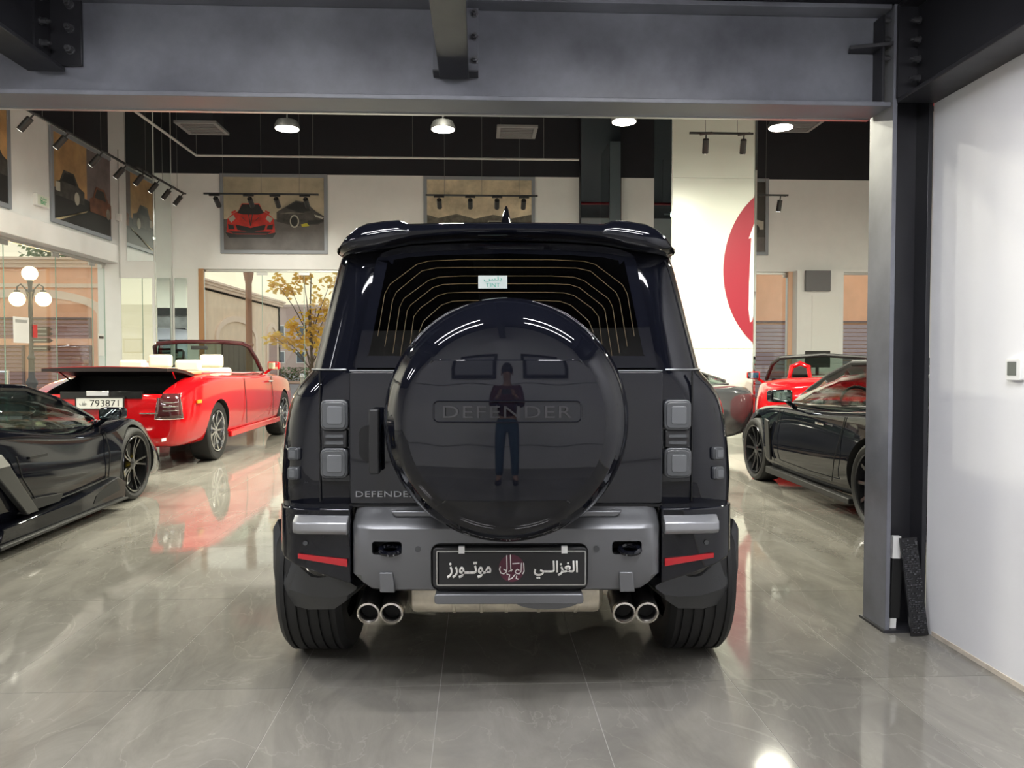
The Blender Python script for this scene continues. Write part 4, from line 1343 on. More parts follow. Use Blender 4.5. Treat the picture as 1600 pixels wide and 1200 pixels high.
def ribbon(path, w, y0, y1):
    parts = []
    for a, b in zip(path[:-1], path[1:]):
        d = Vector((b[0] - a[0], b[1] - a[1]))
        n = Vector((-d.y, d.x)).normalized() * w / 2
        e_ = d.normalized() * w * .3
        parts.append(prism([(a[0] - n.x - e_.x, a[1] - n.y - e_.y), (b[0] - n.x + e_.x, b[1] - n.y + e_.y), (b[0] + n.x + e_.x, b[1] + n.y + e_.y), (a[0] + n.x - e_.x, a[1] + n.y - e_.y)], y0, y1))
    return join(*parts)
def ep_(u, w_):
    return (.020 + (u - 795) / 133 * .049, .566 - (w_ - 300) / 133 * .051)
strokes = [[(745, 175), (748, 300), (742, 335), (715, 355), (685, 345), (672, 310), (680, 285)], [(782, 170), (786, 300), (790, 330)], [(715, 310), (735, 320), (742, 335)],
           [(893, 250), (890, 330), (870, 355), (840, 350), (830, 330), (850, 310), (870, 320)], [(915, 250), (920, 330), (905, 355)], [(745, 355), (775, 365), (765, 410), (800, 395), (830, 360)],
           [(765, 330), (790, 320), (800, 315)], [(845, 375), (840, 400), (860, 405)], [(805, 255), (870, 250)]]
obj('emblem_script', join(*[ribbon([ep_(*q) for q in s_], .0036, -.0212, -.0222) for s_ in strokes]), M_whiteink, eb)

# bumper corners
def corner(s):
    plan = [(.588, .035), (.70, .04), (.80, .058), (.855, .095), (.885, .16), (.90, .30), (.60, .34)]
    zb = [.492, .525, .556, .575, .585, .60, .50]
    n = len(plan)
    v = [(s * x, y, z) for (x, y), z in zip(plan, zb)] + [(s * x, y, .778) for x, y in plan]
    f = [tuple(range(n)), tuple(range(2 * n - 1, n - 1, -1))] + [(i, (i + 1) % n, (i + 1) % n + n, i + n) for i in range(n)]
    c = obj('bumper_corner', (v, f), M_gloss, car, bevel=.008, bseg=3)
    bar = [(.594, .0), (.78, .012), (.806, .03), (.806, .09), (.594, .06)]
    m = len(bar)
    v = [(s * x, y + .012, .684) for x, y in bar] + [(s * x, y - .002, .70) for x, y in bar] + [(s * x, y, .728) for x, y in bar] + [(s * x * .997, y + .03, .752) for x, y in bar]
    obj('corner_trim', loft([v[k * m:(k + 1) * m] for k in range(4)]), M_satin_hi, c, bevel=.004)
    rf = [(.60, .588), (.79, .604), (.79, .587), (.60, .560)]
    ys = [.026, .046, .046, .026]
    v = [(s * x, y, z) for (x, z), y in zip(rf, ys)] + [(s * x, y + .03, z) for (x, z), y in zip(rf, ys)]
    obj('reflector', (v, [(0, 1, 2, 3), (7, 6, 5, 4)] + [(i, (i + 1) % 4, (i + 1) % 4 + 4, i + 4) for i in range(4)]), mat('red_reflector', (.36, .008, .014), .25, coat=.4), c)
    obj('parking_sensor', cyl((s * .762, .047, .645), .009, -.001, .01, 18, 'y'), M_bezel, c)
    # matte guard under the corner, wrapping behind the tyre
    up_ = [(.976, .42, .658), (.957, .407, .577), (.922, .38, .518), (.863, .334, .495), (.770, .264, .478), (.687, .207, .466), (.611, .156, .459), (.585, .135, .452)]
    lo_ = [(1.003, .437, .61), (1.003, .437, .444), (.989, .428, .346), (.942, .398, .303), (.821, .310, .304), (.695, .219, .335), (.635, .171, .384), (.585, .137, .440)]
    rings = []
    for (xa, ya, za), (xb, yb, zb_) in zip(up_, lo_):
        mid = ((xa + xb) / 2, min(ya, yb) - .012, (za * .42 + zb_ * .58))
        rings.append([(s * p[0], p[1], p[2]) for p in ((xa, ya, za), mid, (xb, yb, zb_), (xb - .03, yb + .10, zb_ + .01), (xa - .03, ya + .10, za - .005))])
    obj('wheel_guard', loft(rings), M_clad, car, bevel=.006, bseg=2)
    # wheel arch flare
    for yy in (.75, 3.72):
        rings = []
        for k in range(27):
            a = math.radians(-12 + 162 * k / 26)
            ca, sa = math.cos(a), math.sin(a)
            sec = [(.462, .80), (.462, .985), (.475, 1.0), (.52, .997), (.556, .965), (.575, .90), (.575, .80)]
            tp_ = 1 - .088 * max(0, -ca)
            rings.append([(s * x * tp_, yy + r * ca, .40 + r * sa) for r, x in sec])
        obj('wheel_arch', loft(rings), M_gloss, car, smooth=True, angle=35)
    # tyres
    add_wheel(car, s * .838, .75, .402, .285, .265, s, M_rim_black, 6, grooves=5)
    add_wheel(car, s * .838, 3.72, .402, .285, .265, s, M_rim_black, 6)
    # twin exhaust tips
    for x in (.532, .443) if s < 0 else (.456, .545):
        e = obj('exhaust_tip', lathe([(.036, .19), (.047, .17), (.047, .03), (.043, .0), (.040, -.004), (.034, .0), (.032, .02), (.032, .12)], 28, 'y', caps=False), mat('dark_steel_tip', (.16, .155, .15), .28, metal=1), car, smooth=True, loc=(s * x, .09, .362), rot=(math.radians(10), 0, 0), angle=60)
        obj('tip_ring', lathe([(.0455, .010), (.0445, -.004), (.038, -.007), (.0335, .002)], 28, 'y', caps=False), mat('worn_steel_ring', (.62, .58, .52), .25, metal=1), e, smooth=True)
        obj('tip_bore', cyl((0, 0, 0), .0325, .03, .034, 24, 'y'), M_void, e)
for s in (-1, 1):
    corner(s)
# muffler and underside
M_muff = mat('stained_muffler', (.64, .58, .46), .42, metal=.45, var=.25, vscale=9)
mu = obj('muffler', lathe([(.0001, -.395), (.06, -.393), (.085, -.375), (.088, -.36), (.088, .355), (.085, .37), (.06, .388), (.0001, .39)], 32, 'x', (0, .26, .402)), M_muff, car, smooth=True)
for x in (-.21, -.10, .0, .13, .28):
    obj('muffler_band', lathe([(.0885, x - .007), (.0915, x - .005), (.0915, x + .005), (.0885, x + .007)], 32, 'x', (0, .26, .402)), M_muff, mu, smooth=True)
for s in (-1, 1):
    obj('exhaust_pipe', tube([(s * .39, .26, .41), (s * .44, .26, .40), (s * .49, .24, .39)], .028, 12), M_muff, car, smooth=True)
obj('tow_cover', loft([[(x * k, .15 + .02 * (1 - k), z) for x, z in ell(.16, .39, .13, .035, 20)] for k in (1.0,)] + [[(x, .19, z) for x, z in ell(.16, .39, .13, .035, 20)]]), MATS['satin_grey_bumper'], car)
obj('chassis', join(box(-.42, -.34, .25, 4.3, .42, .52), box(.34, .42, .25, 4.3, .42, .52), box(-.85, .85, .3, 4.35, .5, .53), box(-.42, .42, 1.5, 1.6, .40, .5)), M_black, car)
obj('rear_axle', join(tube([(-.75, .75, .38), (.75, .75, .38)], .045, 12), sphere((0, .75, .36), .13, 18, 12, (1, 1.1, 1))), M_black, car, smooth=True)
for s in (-1, 1):
    obj('suspension_arm', join(tube([(s * .30, .62, .32), (s * .72, .72, .30)], .035, 10), box(s * .27 - .1, s * .27 + .1, .46, .52, .27, .33)), mat('dirty_steel', (.06, .055, .05), .5, metal=.5), car, smooth=True)
    obj('mirror_arm', box(min(s * .80, s * 1.02), max(s * .80, s * 1.02), 3.1, 3.22, 1.19, 1.36), M_gloss, car, bevel=.03)
# side windows and windscreen
for s in (-1, 1):
    sp_ = [(.75, 1.36), (2.75, 1.36), (2.35, 1.70), (.72, 1.70)]
    def sx(y, z):
        return s * (.785 - (z - 1.305) * .218 + .004)
    v = [(sx(y, z), y, z) for y, z in sp_] + [(sx(y, z) - s * .02, y, z) for y, z in sp_]
    obj('side_window', (v, [(0, 1, 2, 3), (7, 6, 5, 4)] + [(i, (i + 1) % 4, (i + 1) % 4 + 4, i + 4) for i in range(4)]), mat('black_side_glass', (.006, .006, .008), .03, spec=.6), car)
# ================================================================== the other cars
def car_ring(y, zl, wl, zm, wm, zs, ws, zt, wt, crown=.02):
    h = [(0, zl), (wl * .9, zl), (wl, zl + .03), (wm, zm), (ws + .004, zs - .05), (ws, zs), (wt, zt), (wt * .5, zt + crown * .8), (0, zt + crown)]
    return [(x, y, z) for x, z in h] + [(-x, y, z) for x, z in reversed(h[1:-1])]

def car_body(root, stations, paint, wheels, R, sub=2, extra=()):
    o = obj('body_shell', loft([car_ring(*s) for s in stations]), paint, root, sub=sub)
    bake(o)
    cs = [cyl((0, y, zc), rw, s * (hw - .42), s * (hw + .3), 40, 'x') for y, zc, rw, hw in wheels for s in (-1, 1)]
    cut(o, cs + list(extra), M_void)
    for p in o.data.polygons:
        p.use_smooth = True
    o.data.set_sharp_from_angle(angle=math.radians(32))
    return o

def greenhouse(root, st, roof_from, roof_to, roof_mat, glass=M_cargls, pillars=M_trimblk, ws_glass=None, pr=.022, names=True):
    """Cabin from stations (y, zb, wb, zt, wt): side panes, screens, roof skin and pillars."""
    n = len(st)
    for s in (-1, 1):
        v, f = [], []
        for y, zb, wb, zt, wt in st:
            v += [(s * wb, y, zb), (s * ((wb + wt) / 2 + .012), y, (zb + zt) / 2), (s * wt, y, zt)]
        for i in range(n - 1):
            f += [(3 * i, 3 * i + 3, 3 * i + 4, 3 * i + 1), (3 * i + 1, 3 * i + 4, 3 * i + 5, 3 * i + 2)]
        obj('side_window', (v, f), glass, root, smooth=True, solid=.006)
        top = [(s * wt, y, zt) for y, zb, wb, zt, wt in st]
        obj('roof_rail', tube(top, pr, 8), pillars, root, smooth=True)
        obj('window_sill_trim', tube([(s * wb, y, zb) for y, zb, wb, zt, wt in st], pr * .5, 6), pillars, root, smooth=True)
    def skin(i0, i1, nm, m, t=.008):
        v, f = [], []
        C = 6
        for y, zb, wb, zt, wt in st[i0:i1 + 1]:
            for k in range(C + 1):
                u = 2 * k / C - 1
                v.append((wt * u, y, zt + .03 * (1 - u * u)))
        for i in range(i1 - i0):
            for k in range(C):
                a = i * (C + 1) + k
                f.append((a, a + 1, a + C + 2, a + C + 1))
        obj(nm, (v, f), m, root, smooth=True, solid=t)
    if roof_from > 0:
        skin(0, roof_from, 'rear_window', glass)
    skin(roof_from, roof_to, 'roof', roof_mat, .02)
    if roof_to < n - 1:
        skin(roof_to, n - 1, 'windscreen', ws_glass or glass)

def seat(root, x, y, z, m, h=.62, w=.48, t=.16):
    b = obj('seat_back', box(x - w / 2, x + w / 2, y - t / 2, y + t / 2, z, z + h * .68), m, root, bevel=.05, bseg=3)
    obj('headrest', box(x - w * .30, x + w * .30, y - t * .42, y + t * .3, z + h * .68, z + h), m, b, bevel=.04, bseg=3)

def door_mirror(root, x, y, z, s, m, w=.20, h=.13):
    b = obj('door_mirror', loft([[(x + s * (.02 + a * k), y + d + c * e, z + b_ * k2) for a, b_, k, k2 in ((0, -h / 2, 1, 1), (w, -h / 2 * .9, 1, 1), (w, h / 2 * .9, 1, 1), (0, h / 2, 1, 1))] for d, c, e in ((0, 0, 0), (.09, 0, 0), (.14, 0, 0))]), m, root, bevel=.025, bseg=3)
    obj('mirror_glass', box(min(x + s * .04, x + s * (w)), max(x + s * .04, x + s * w), y - .004, y, z - h * .38, z + h * .38), M_mirror, b)
    obj('mirror_stalk', tube([(x + s * .06, y + .06, z - h * .4), (x - s * .04, y + .08, z - h * .4 - .07)], .022, 8), m, b, smooth=True)
    return b

def patch(body, c00, c10, c11, c01, d, off=.006, nu=8, nv=6):
    """A sheet laid on a body: a bilinear grid thrown along d onto the surface, lifted by off."""
    bpy.context.view_layer.update()
    c = [Vector(q) for q in (c00, c10, c11, c01)]
    d = Vector(d).normalized()
    v, f = [], []
    for j in range(nv + 1):
        for i in range(nu + 1):
            a, b = i / nu, j / nv
            p = c[0] * (1 - a) * (1 - b) + c[1] * a * (1 - b) + c[2] * a * b + c[3] * (1 - a) * b
            ok, hit, nrm, _ = body.ray_cast(p - d * .6, d)
            v.append(tuple(hit - d * off if ok else p))
    for j in range(nv):
        for i in range(nu):
            k = j * (nu + 1) + i
            f.append((k, k + 1, k + nu + 2, k + nu + 1))
    rim = [v[i] for i in range(nu + 1)] + [v[(j + 1) * (nu + 1) - 1] for j in range(1, nv + 1)] + [v[nv * (nu + 1) + i] for i in range(nu - 1, -1, -1)] + [v[j * (nu + 1)] for j in range(nv - 1, 0, -1)]
    return (v, f), rim

# ---------------------------------------------------------------- black wedge supercar at left (front points away)
lam = thing('sports_car', 'low black wedge sports car with yellow brake calipers at left edge', 'car', (-4.23, 7.49, 0))
# y = 0 at the front axle, rear at -2.7
S = [(-3.75, .35, .80, .60, .92, .80, .88, .86, .6), (-3.4, .20, .88, .55, 1.0, .82, .95, .93, .62), (-2.7, .16, .92, .50, 1.03, .86, .96, .98, .60), (-2.0, .14, .94, .46, 1.0, .84, .93, .96, .62),
     (-1.4, .13, .95, .42, .98, .76, .92, .80, .68), (-.8, .13, .95, .40, .97, .70, .92, .75, .70), (-.45, .14, .94, .42, .985, .72, .93, .77, .68), (-.25, .15, .95, .45, 1.0, .76, .92, .77, .62),
     (0, .15, .95, .48, 1.015, .81, .88, .76, .55), (.28, .15, .95, .46, 1.0, .77, .87, .70, .5), (.55, .14, .92, .40, .95, .63, .84, .60, .45), (.85, .13, .84, .32, .84, .46, .74, .46, .4), (1.08, .14, .6, .28, .6, .36, .5, .37, .3)]
lb_ = car_body(lam, S, M_paint_black, [(0, .345, .375, 1.0), (-2.7, .355, .385, 1.0)], .35)
greenhouse(lam, [(-2.35, .90, .72, .98, .45), (-1.95, .84, .80, 1.09, .50), (-1.55, .80, .84, 1.13, .54), (-1.15, .77, .86, 1.11, .56), (-.75, .76, .84, 1.0, .60), (-.40, .77, .76, .86, .64), (-.18, .77, .66, .79, .62)], 1, 3, M_paint_black, M_cargls, M_paint_black, M_cargls, .03)
for s in (-1, 1):
    add_wheel(lam, s * .825, 0, .345, .255, .272, s, M_rim_black, 5, twin=True, caliper=M_yellow)
    add_wheel(lam, s * .80, -2.7, .355, .335, .265, s, M_rim_black, 5, twin=True, caliper=M_yellow)
    sk = [(-2.25, .10), (-.42, .10), (-.40, .24), (-.55, .30), (-1.3, .22), (-2.2, .20)]
    obj('side_skirt', prism(sk, s * .90, s * 1.03, 'x'), M_paint_black, lam, bevel=.01)
    obj('skirt_blade', prism([(-2.3, .07), (-.45, .09), (-.45, .105), (-2.3, .095)], s * .88, s * 1.07, 'x'), M_trimblk, lam, bevel=.003)
    # door cut, blade-like air intake and side vent
    obj('door_seam', tube([(s * .975, -.62, .30), (s * .985, -.60, .5), (s * .935, -.58, .70)], .005, 6), M_void, lam)
    obj('door_seam', tube([(s * .99, -1.98, .66), (s * .995, -1.92, .5), (s * .985, -1.70, .26)], .006, 6), M_void, lam)
    obj('door_seam', tube([(s * .985, -1.70, .26), (s * .98, -1.2, .27), (s * .975, -.62, .30)], .005, 6), M_void, lam)
    iv = [(-2.32, .62), (-2.22, .70), (-2.12, .62), (-1.78, .24), (-1.92, .24)]
    obj('air_intake_blade', prism(iv, s * .985, s * 1.03, 'x'), mat('satin_black_blade', (.035, .036, .036), .35), lam, bevel=.008)
    obj('intake_tip', prism([(-2.33, .615), (-2.22, .705), (-2.12, .615)], s * 1.028, s * 1.036, 'x'), mat('satin_pale_tip', (.30, .30, .28), .35), lam)
    obj('door_handle', box(min(s * .955, s * .97), max(s * .955, s * .97), -1.78, -1.55, .615, .635), M_void, lam)
    obj('skirt_vent', prism([(-1.0, .14), (-.52, .18), (-.60, .29), (-.95, .2)], s * 1.028, s * 1.034, 'x'), M_void, lam)
    obj('intake_hole', prism([(-1.95, .25), (-1.45, .25), (-1.4, .30), (-1.8, .33)], s * .97, s * 1.0, 'x'), M_void, lam)
    obj('side_marker', box(min(s * .98, s * .99), max(s * .98, s * .99), .5, .6, .5, .53), M_white, lam)
    seat(lam, s * .36, -1.55, .55, mat('dark_leather', (.03, .03, .03), .5), .46)
    door_mirror(lam, s * .84, -.55, .86, s, M_paint_black, .2, .11)

# ---------------------------------------------------------------- red luxury convertible
rr_c = thing('convertible_car', 'bright red convertible with cream seats and open boot lid', 'car', (-4.44, 10.44, 0))
S = [(-1.22, .40, .70, .55, .78, .78, .76, .90, .62, .0), (-1.16, .30, .80, .55, .88, .86, .84, .96, .68), (-.95, .27, .86, .60, .95, .98, .91, 1.00, .74), (-.62, .27, .90, .65, .985, 1.05, .95, 1.08, .78), (-.3, .27, .92, .66, .995, 1.09, .96, 1.14, .80),
     (.2, .27, .93, .66, 1.0, 1.11, .97, 1.16, .80), (.9, .25, .93, .64, .99, 1.09, .965, 1.13, .82), (1.8, .25, .93, .62, .985, 1.08, .955, 1.11, .82), (2.6, .26, .93, .64, .985, 1.08, .95, 1.13, .80), (3.2, .27, .92, .66, .99, 1.06, .94, 1.12, .74),
     (3.8, .27, .90, .64, .97, 1.02, .91, 1.08, .70), (4.3, .28, .85, .60, .91, .96, .85, 1.02, .64), (4.55, .32, .78, .56, .84, .88, .78, .94, .58)]
cockpit = box(-.74, .74, .25, 2.42, .72, 1.4)
bootcut = join(prism([(-1.4, .965), (-.32, .80), (-.32, 1.4), (-1.4, 1.4)], -.68, .68, 'x'))
rrb = car_body(rr_c, S, M_paint_red, [(0, .39, .425, .96), (3.5, .39, .425, .96)], .39, extra=(cockpit, bootcut))
obj('cockpit_lining', join(box(-.745, .745, .24, 2.43, .70, .74), box(-.745, -.70, .25, 2.42, .74, 1.07), box(.70, .745, .25, 2.42, .74, 1.07)), M_cream, rr_c)
obj('tonneau_deck', prism([(-.72, -.28), (.72, -.28), (.76, .28), (-.76, .28)], 1.145, 1.19, 'z'), mat('teak_deck', (.45, .30, .16), .35), rr_c, bevel=.012)
obj('boot_bulkhead', box(-.68, .68, -.33, -.28, .80, 1.15), M_void, rr_c)
# boot lid lifted at its rear edge
ld = obj('boot_lid', loft([[(x * w_, y, z + .02 * (1 - x * x)) for x in (-1, -.6, 0, .6, 1)] + [(x * w_, y, z - .035) for x in (1, .6, 0, -.6, -1)] for y, z, w_ in ((-.28, 1.15, .74), (-.6, 1.20, .75), (-.95, 1.235, .75), (-1.12, 1.235, .73))]), mat('lid_underside_black', (.012, .006, .006), .4), rr_c, smooth=True)
obj('lid_skin', loft([[(x * w_, y, z + .026 * (1 - x * x) + .002) for x in (-1, -.6, 0, .6, 1)] + [(x * w_, y, z + .02 * (1 - x * x)) for x in (1, .6, 0, -.6, -1)] for y, z, w_ in ((-.28, 1.15, .75), (-.6, 1.20, .76), (-.95, 1.235, .76), (-1.10, 1.235, .74))]), M_paint_red, ld, smooth=True)
for s in (-1, 1):
    obj('lid_strut', tube([(s * .62, -.5, 1.0), (s * .68, -.85, 1.2)], .010, 6), M_chrome, rr_c)
# number plate, chrome trims, tail lamps
obj('plate_recess', box(-.47, .47, -1.215, -1.15, .88, .965), mat('black_gloss_trim', (.01, .01, .01), .12), rr_c, bevel=.004)
pp = obj('number_plate', box(-.27, .27, -1.25, -1.232, .765, .895), M_platew, rr_c, bevel=.003)
obj('plate_border', ring_prism(*frame_rect(-.28, .28, .755, .905, .012), -1.256, -1.235), M_ink, pp)
link('plate_lettering', fit_text('793871', .33, .078, .001), M_ink, pp, (.055, -1.2505, .83), (PI / 2, 0, 0))
link('plate_lettering', fit_text('\uFED2\uFEC3', .08, .05, .001), M_ink, pp, (-.19, -1.2505, .83), (PI / 2, 0, 0))
obj('chrome_badge', box(-.16, .10, -1.238, -1.225, .91, .975), M_chrome, rr_c, bevel=.02)
for s in (-1, 1):
    sheet, rim_ = patch(rrb, (s * .66, -1.3, .64), (s * .94, -1.18, .64), (s * .90, -1.18, .93), (s * .70, -1.3, .93), (-s * .45, 1, 0), .008)
    tl = obj('tail_lamp', sheet, mat('dark_red_lens', (.05, .012, .014), .08, coat=.6), rr_c, smooth=True, solid=.02)
    obj('lamp_chrome_rim', tube(rim_, .011, 6, closed=True), M_chrome, tl, smooth=True)
    for k in (2, 3, 4):
        obj('lamp_bar', tube([(p[0], p[1] - .008, p[2]) for p in sheet[0][k * 9 + 2:k * 9 + 8]], .007, 6), M_chrome, tl, smooth=True)
    obj('side_reflector', box(min(s * .955, s * .972), max(s * .955, s * .972), -.80, -.66, .80, .84), mat('amber_reflector', (.75, .30, .02), .3), rr_c)
    obj('bumper_trim', box(min(s * .45, s * .66), max(s * .45, s * .66), -1.236, -1.21, .70, .715), M_chrome, rr_c, bevel=.004)
    add_wheel(rr_c, s * .82, 0, .39, .27, .275, s, M_rim_chrome, 9, twin=False)
    add_wheel(rr_c, s * .82, 3.5, .39, .27, .275, s, M_rim_chrome, 9, twin=False)
    obj('sill_trim', prism([(.45, .26), (3.05, .27), (3.05, .36), (.45, .35)], s * .93, s * .985, 'x'), M_paint_red, rr_c, bevel=.012)
    obj('door_seam', tube([(s * .985, 1.15, .40), (s * .993, 1.12, .7), (s * .968, 1.10, 1.07)], .004, 6), M_void, rr_c)
    obj('door_seam', tube([(s * .98, 2.62, .40), (s * .985, 2.64, .7), (s * .955, 2.62, 1.07)], .004, 6), M_void, rr_c)
    obj('door_handle', tube([(s * 1.0, 2.28, .985), (s * 1.005, 2.42, .985), (s * 1.0, 2.52, .985)], .016, 8), M_chrome, rr_c, smooth=True)
    obj('waist_chrome', tube([(s * .82, -.2, 1.165), (s * .86, .4, 1.165), (s * .865, 1.4, 1.14), (s * .86, 2.4, 1.135)], .014, 6), M_chrome, rr_c, smooth=True)
    seat(rr_c, s * .38, 1.45, .80, M_cream, .62, .56, .18)
    seat(rr_c, s * .38, .52, .80, M_cream, .54, .58, .18)
    door_mirror(rr_c, s * .92, 2.45, 1.24, s, M_paint_red, .19, .14)
# windscreen with dark frame
M_maroon = mat('dark_maroon_frame', (.05, .012, .015), .25, coat=.5)
wf = [(-.84, 2.52, 1.13), (-.80, 2.30, 1.36), (-.74, 2.10, 1.55), (-.66, 2.02, 1.60), (-.3, 2.0, 1.625), (.3, 2.0, 1.625), (.66, 2.02, 1.60), (.74, 2.10, 1.55), (.80, 2.30, 1.36), (.84, 2.52, 1.13)]
obj('windscreen_frame', tube(wf, .034, 8), M_maroon, rr_c, smooth=True)
v = [(x, y + .01, z) for x, y, z in wf]
obj('windscreen', (v, [(0, 9, 8, 1), (1, 8, 7, 2), (2, 7, 6, 3), (3, 6, 5, 4)]), M_windsh, rr_c, solid=.006)
obj('dashboard', box(-.80, .80, 2.1, 2.5, 1.02, 1.15), mat('dark_dash', (.03, .02, .02), .5), rr_c, bevel=.03)
obj('rear_view_mirror', box(-.13, .13, 1.98, 2.01, 1.50, 1.56), M_black, rr_c, bevel=.01)
obj('steering_wheel', tube([(-.38 + .18 * math.cos(a), 1.98 + .06 * math.sin(a), 1.08 + .17 * math.sin(a)) for a in [2 * PI * k / 20 for k in range(20)]], .016, 8, closed=True), M_black, rr_c, smooth=True)

# ---------------------------------------------------------------- sleek coupe maker (black at right, graphite behind)
def coupe(label, loc, rz, paint, rim_mat, cal=None, scale=1.0):
    c = thing('coupe_car', label, 'car', loc, rz)
    WB = 2.62
    S = [(-.98, .42, .55, .58, .66, .80, .66, .90, .5), (-.9, .30, .70, .56, .82, .86, .78, .95, .55), (-.6, .22, .84, .55, .955, .92, .88, 1.0, .60), (-.25, .20, .88, .54, .99, .94, .90, 1.0, .62), (.1, .20, .90, .52, .995, .94, .90, .99, .62),
         (.5, .18, .90, .46, .965, .90, .885, .96, .66), (1.1, .17, .90, .44, .945, .87, .885, .93, .68), (1.7, .17, .90, .45, .945, .86, .88, .92, .68), (2.1, .18, .90, .47, .955, .86, .86, .90, .62), (2.4, .19, .90, .50, .97, .85, .83, .87, .55),
         (2.75, .19, .89, .50, .97, .82, .80, .84, .52), (3.1, .19, .84, .46, .92, .74, .76, .77, .48), (3.4, .20, .74, .40, .80, .62, .66, .66, .42), (3.58, .24, .5, .36, .56, .50, .48, .54, .3)]
    car_body(c, S, paint, [(0, .35, .385, .96), (WB, .35, .38, .96)], .35)
    greenhouse(c, [(-.62, .99, .56, 1.02, .40), (-.25, .98, .70, 1.14, .46), (.15, .96, .78, 1.25, .52), (.6, .94, .82, 1.32, .56), (1.05, .92, .84, 1.31, .57), (1.45, .91, .84, 1.20, .58), (1.85, .90, .80, 1.05, .60), (2.15, .885, .70, .92, .60)], 3, 4, paint, M_cargls, M_trimblk, M_windsh, .024)
    for s in (-1, 1):
        add_wheel(c, s * .79, 0, .35, .285, .275, s, rim_mat, 10, caliper=cal)
        add_wheel(c, s * .79, WB, .345, .255, .270, s, rim_mat, 10, caliper=cal)
        obj('door_seam', tube([(s * .952, .62, .30), (s * .968, .55, .5), (s * .90, .50, .86)], .004, 6), M_void, c)
        obj('door_seam', tube([(s * .945, 1.92, .30), (s * .955, 1.95, .5), (s * .885, 1.93, .84)], .004, 6), M_void, c)
        obj('door_seam', tube([(s * .952, .62, .30), (s * .94, 1.2, .29), (s * .945, 1.92, .30)], .004, 6), M_void, c)
        obj('door_handle', tube([(s * .935, .82, .77), (s * .943, .90, .77), (s * .935, .98, .77)], .011, 6), M_chrome, c, smooth=True)
        obj('side_strake', prism([(2.02, .30), (2.10, .70), (2.20, .72), (2.14, .32)], s * .93, s * .953, 'x'), M_black, c, bevel=.006)
        obj('sill_blade', prism([(.38, .14), (2.22, .14), (2.22, .21), (.38, .19)], s * .84, s * .925, 'x'), M_black, c, bevel=.008)
        obj('window_chrome', tube([(s * .70, -.25, .985), (s * .83, .6, .945), (s * .85, 1.4, .915), (s * .80, 1.85, .905)], .008, 6), M_chrome, c, smooth=True)
        seat(c, s * .36, .75, .62, mat('dark_leather', (.03, .03, .03), .5), .56)
        door_mirror(c, s * .86, 1.62, .98, s, paint, .22, .13)
        obj('tail_lamp', prism([(.42, .80), (.70, .84), (.72, .80), (.44, .77)] if s > 0 else [(-.42, .80), (-.70, .84), (-.72, .80), (-.44, .77)], -.96, -.86), MATS['dark_red_lens'], c)
    obj('dashboard', box(-.72, .72, 1.45, 1.85, .80, .93), MATS['dark_dash'], c, bevel=.03)
    obj('steering_wheel', tube([(-.36 + .17 * math.cos(a), 1.35 + .05 * math.sin(a), .92 + .16 * math.sin(a)) for a in [2 * PI * k / 18 for k in range(18)]], .015, 8, closed=True), M_black, c, smooth=True)
    return c
coupe('black coupe with chrome rimmed wheels standing behind the steel column', (3.98, 5.82, 0), 0, M_paint_black, mat('dark_rim', (.05, .05, .055), .2, metal=.7))
coupe('graphite coupe half hidden behind the big black car at right', (3.0, 11.55, 0), math.radians(90), M_paint_grey, M_rim_chrome)

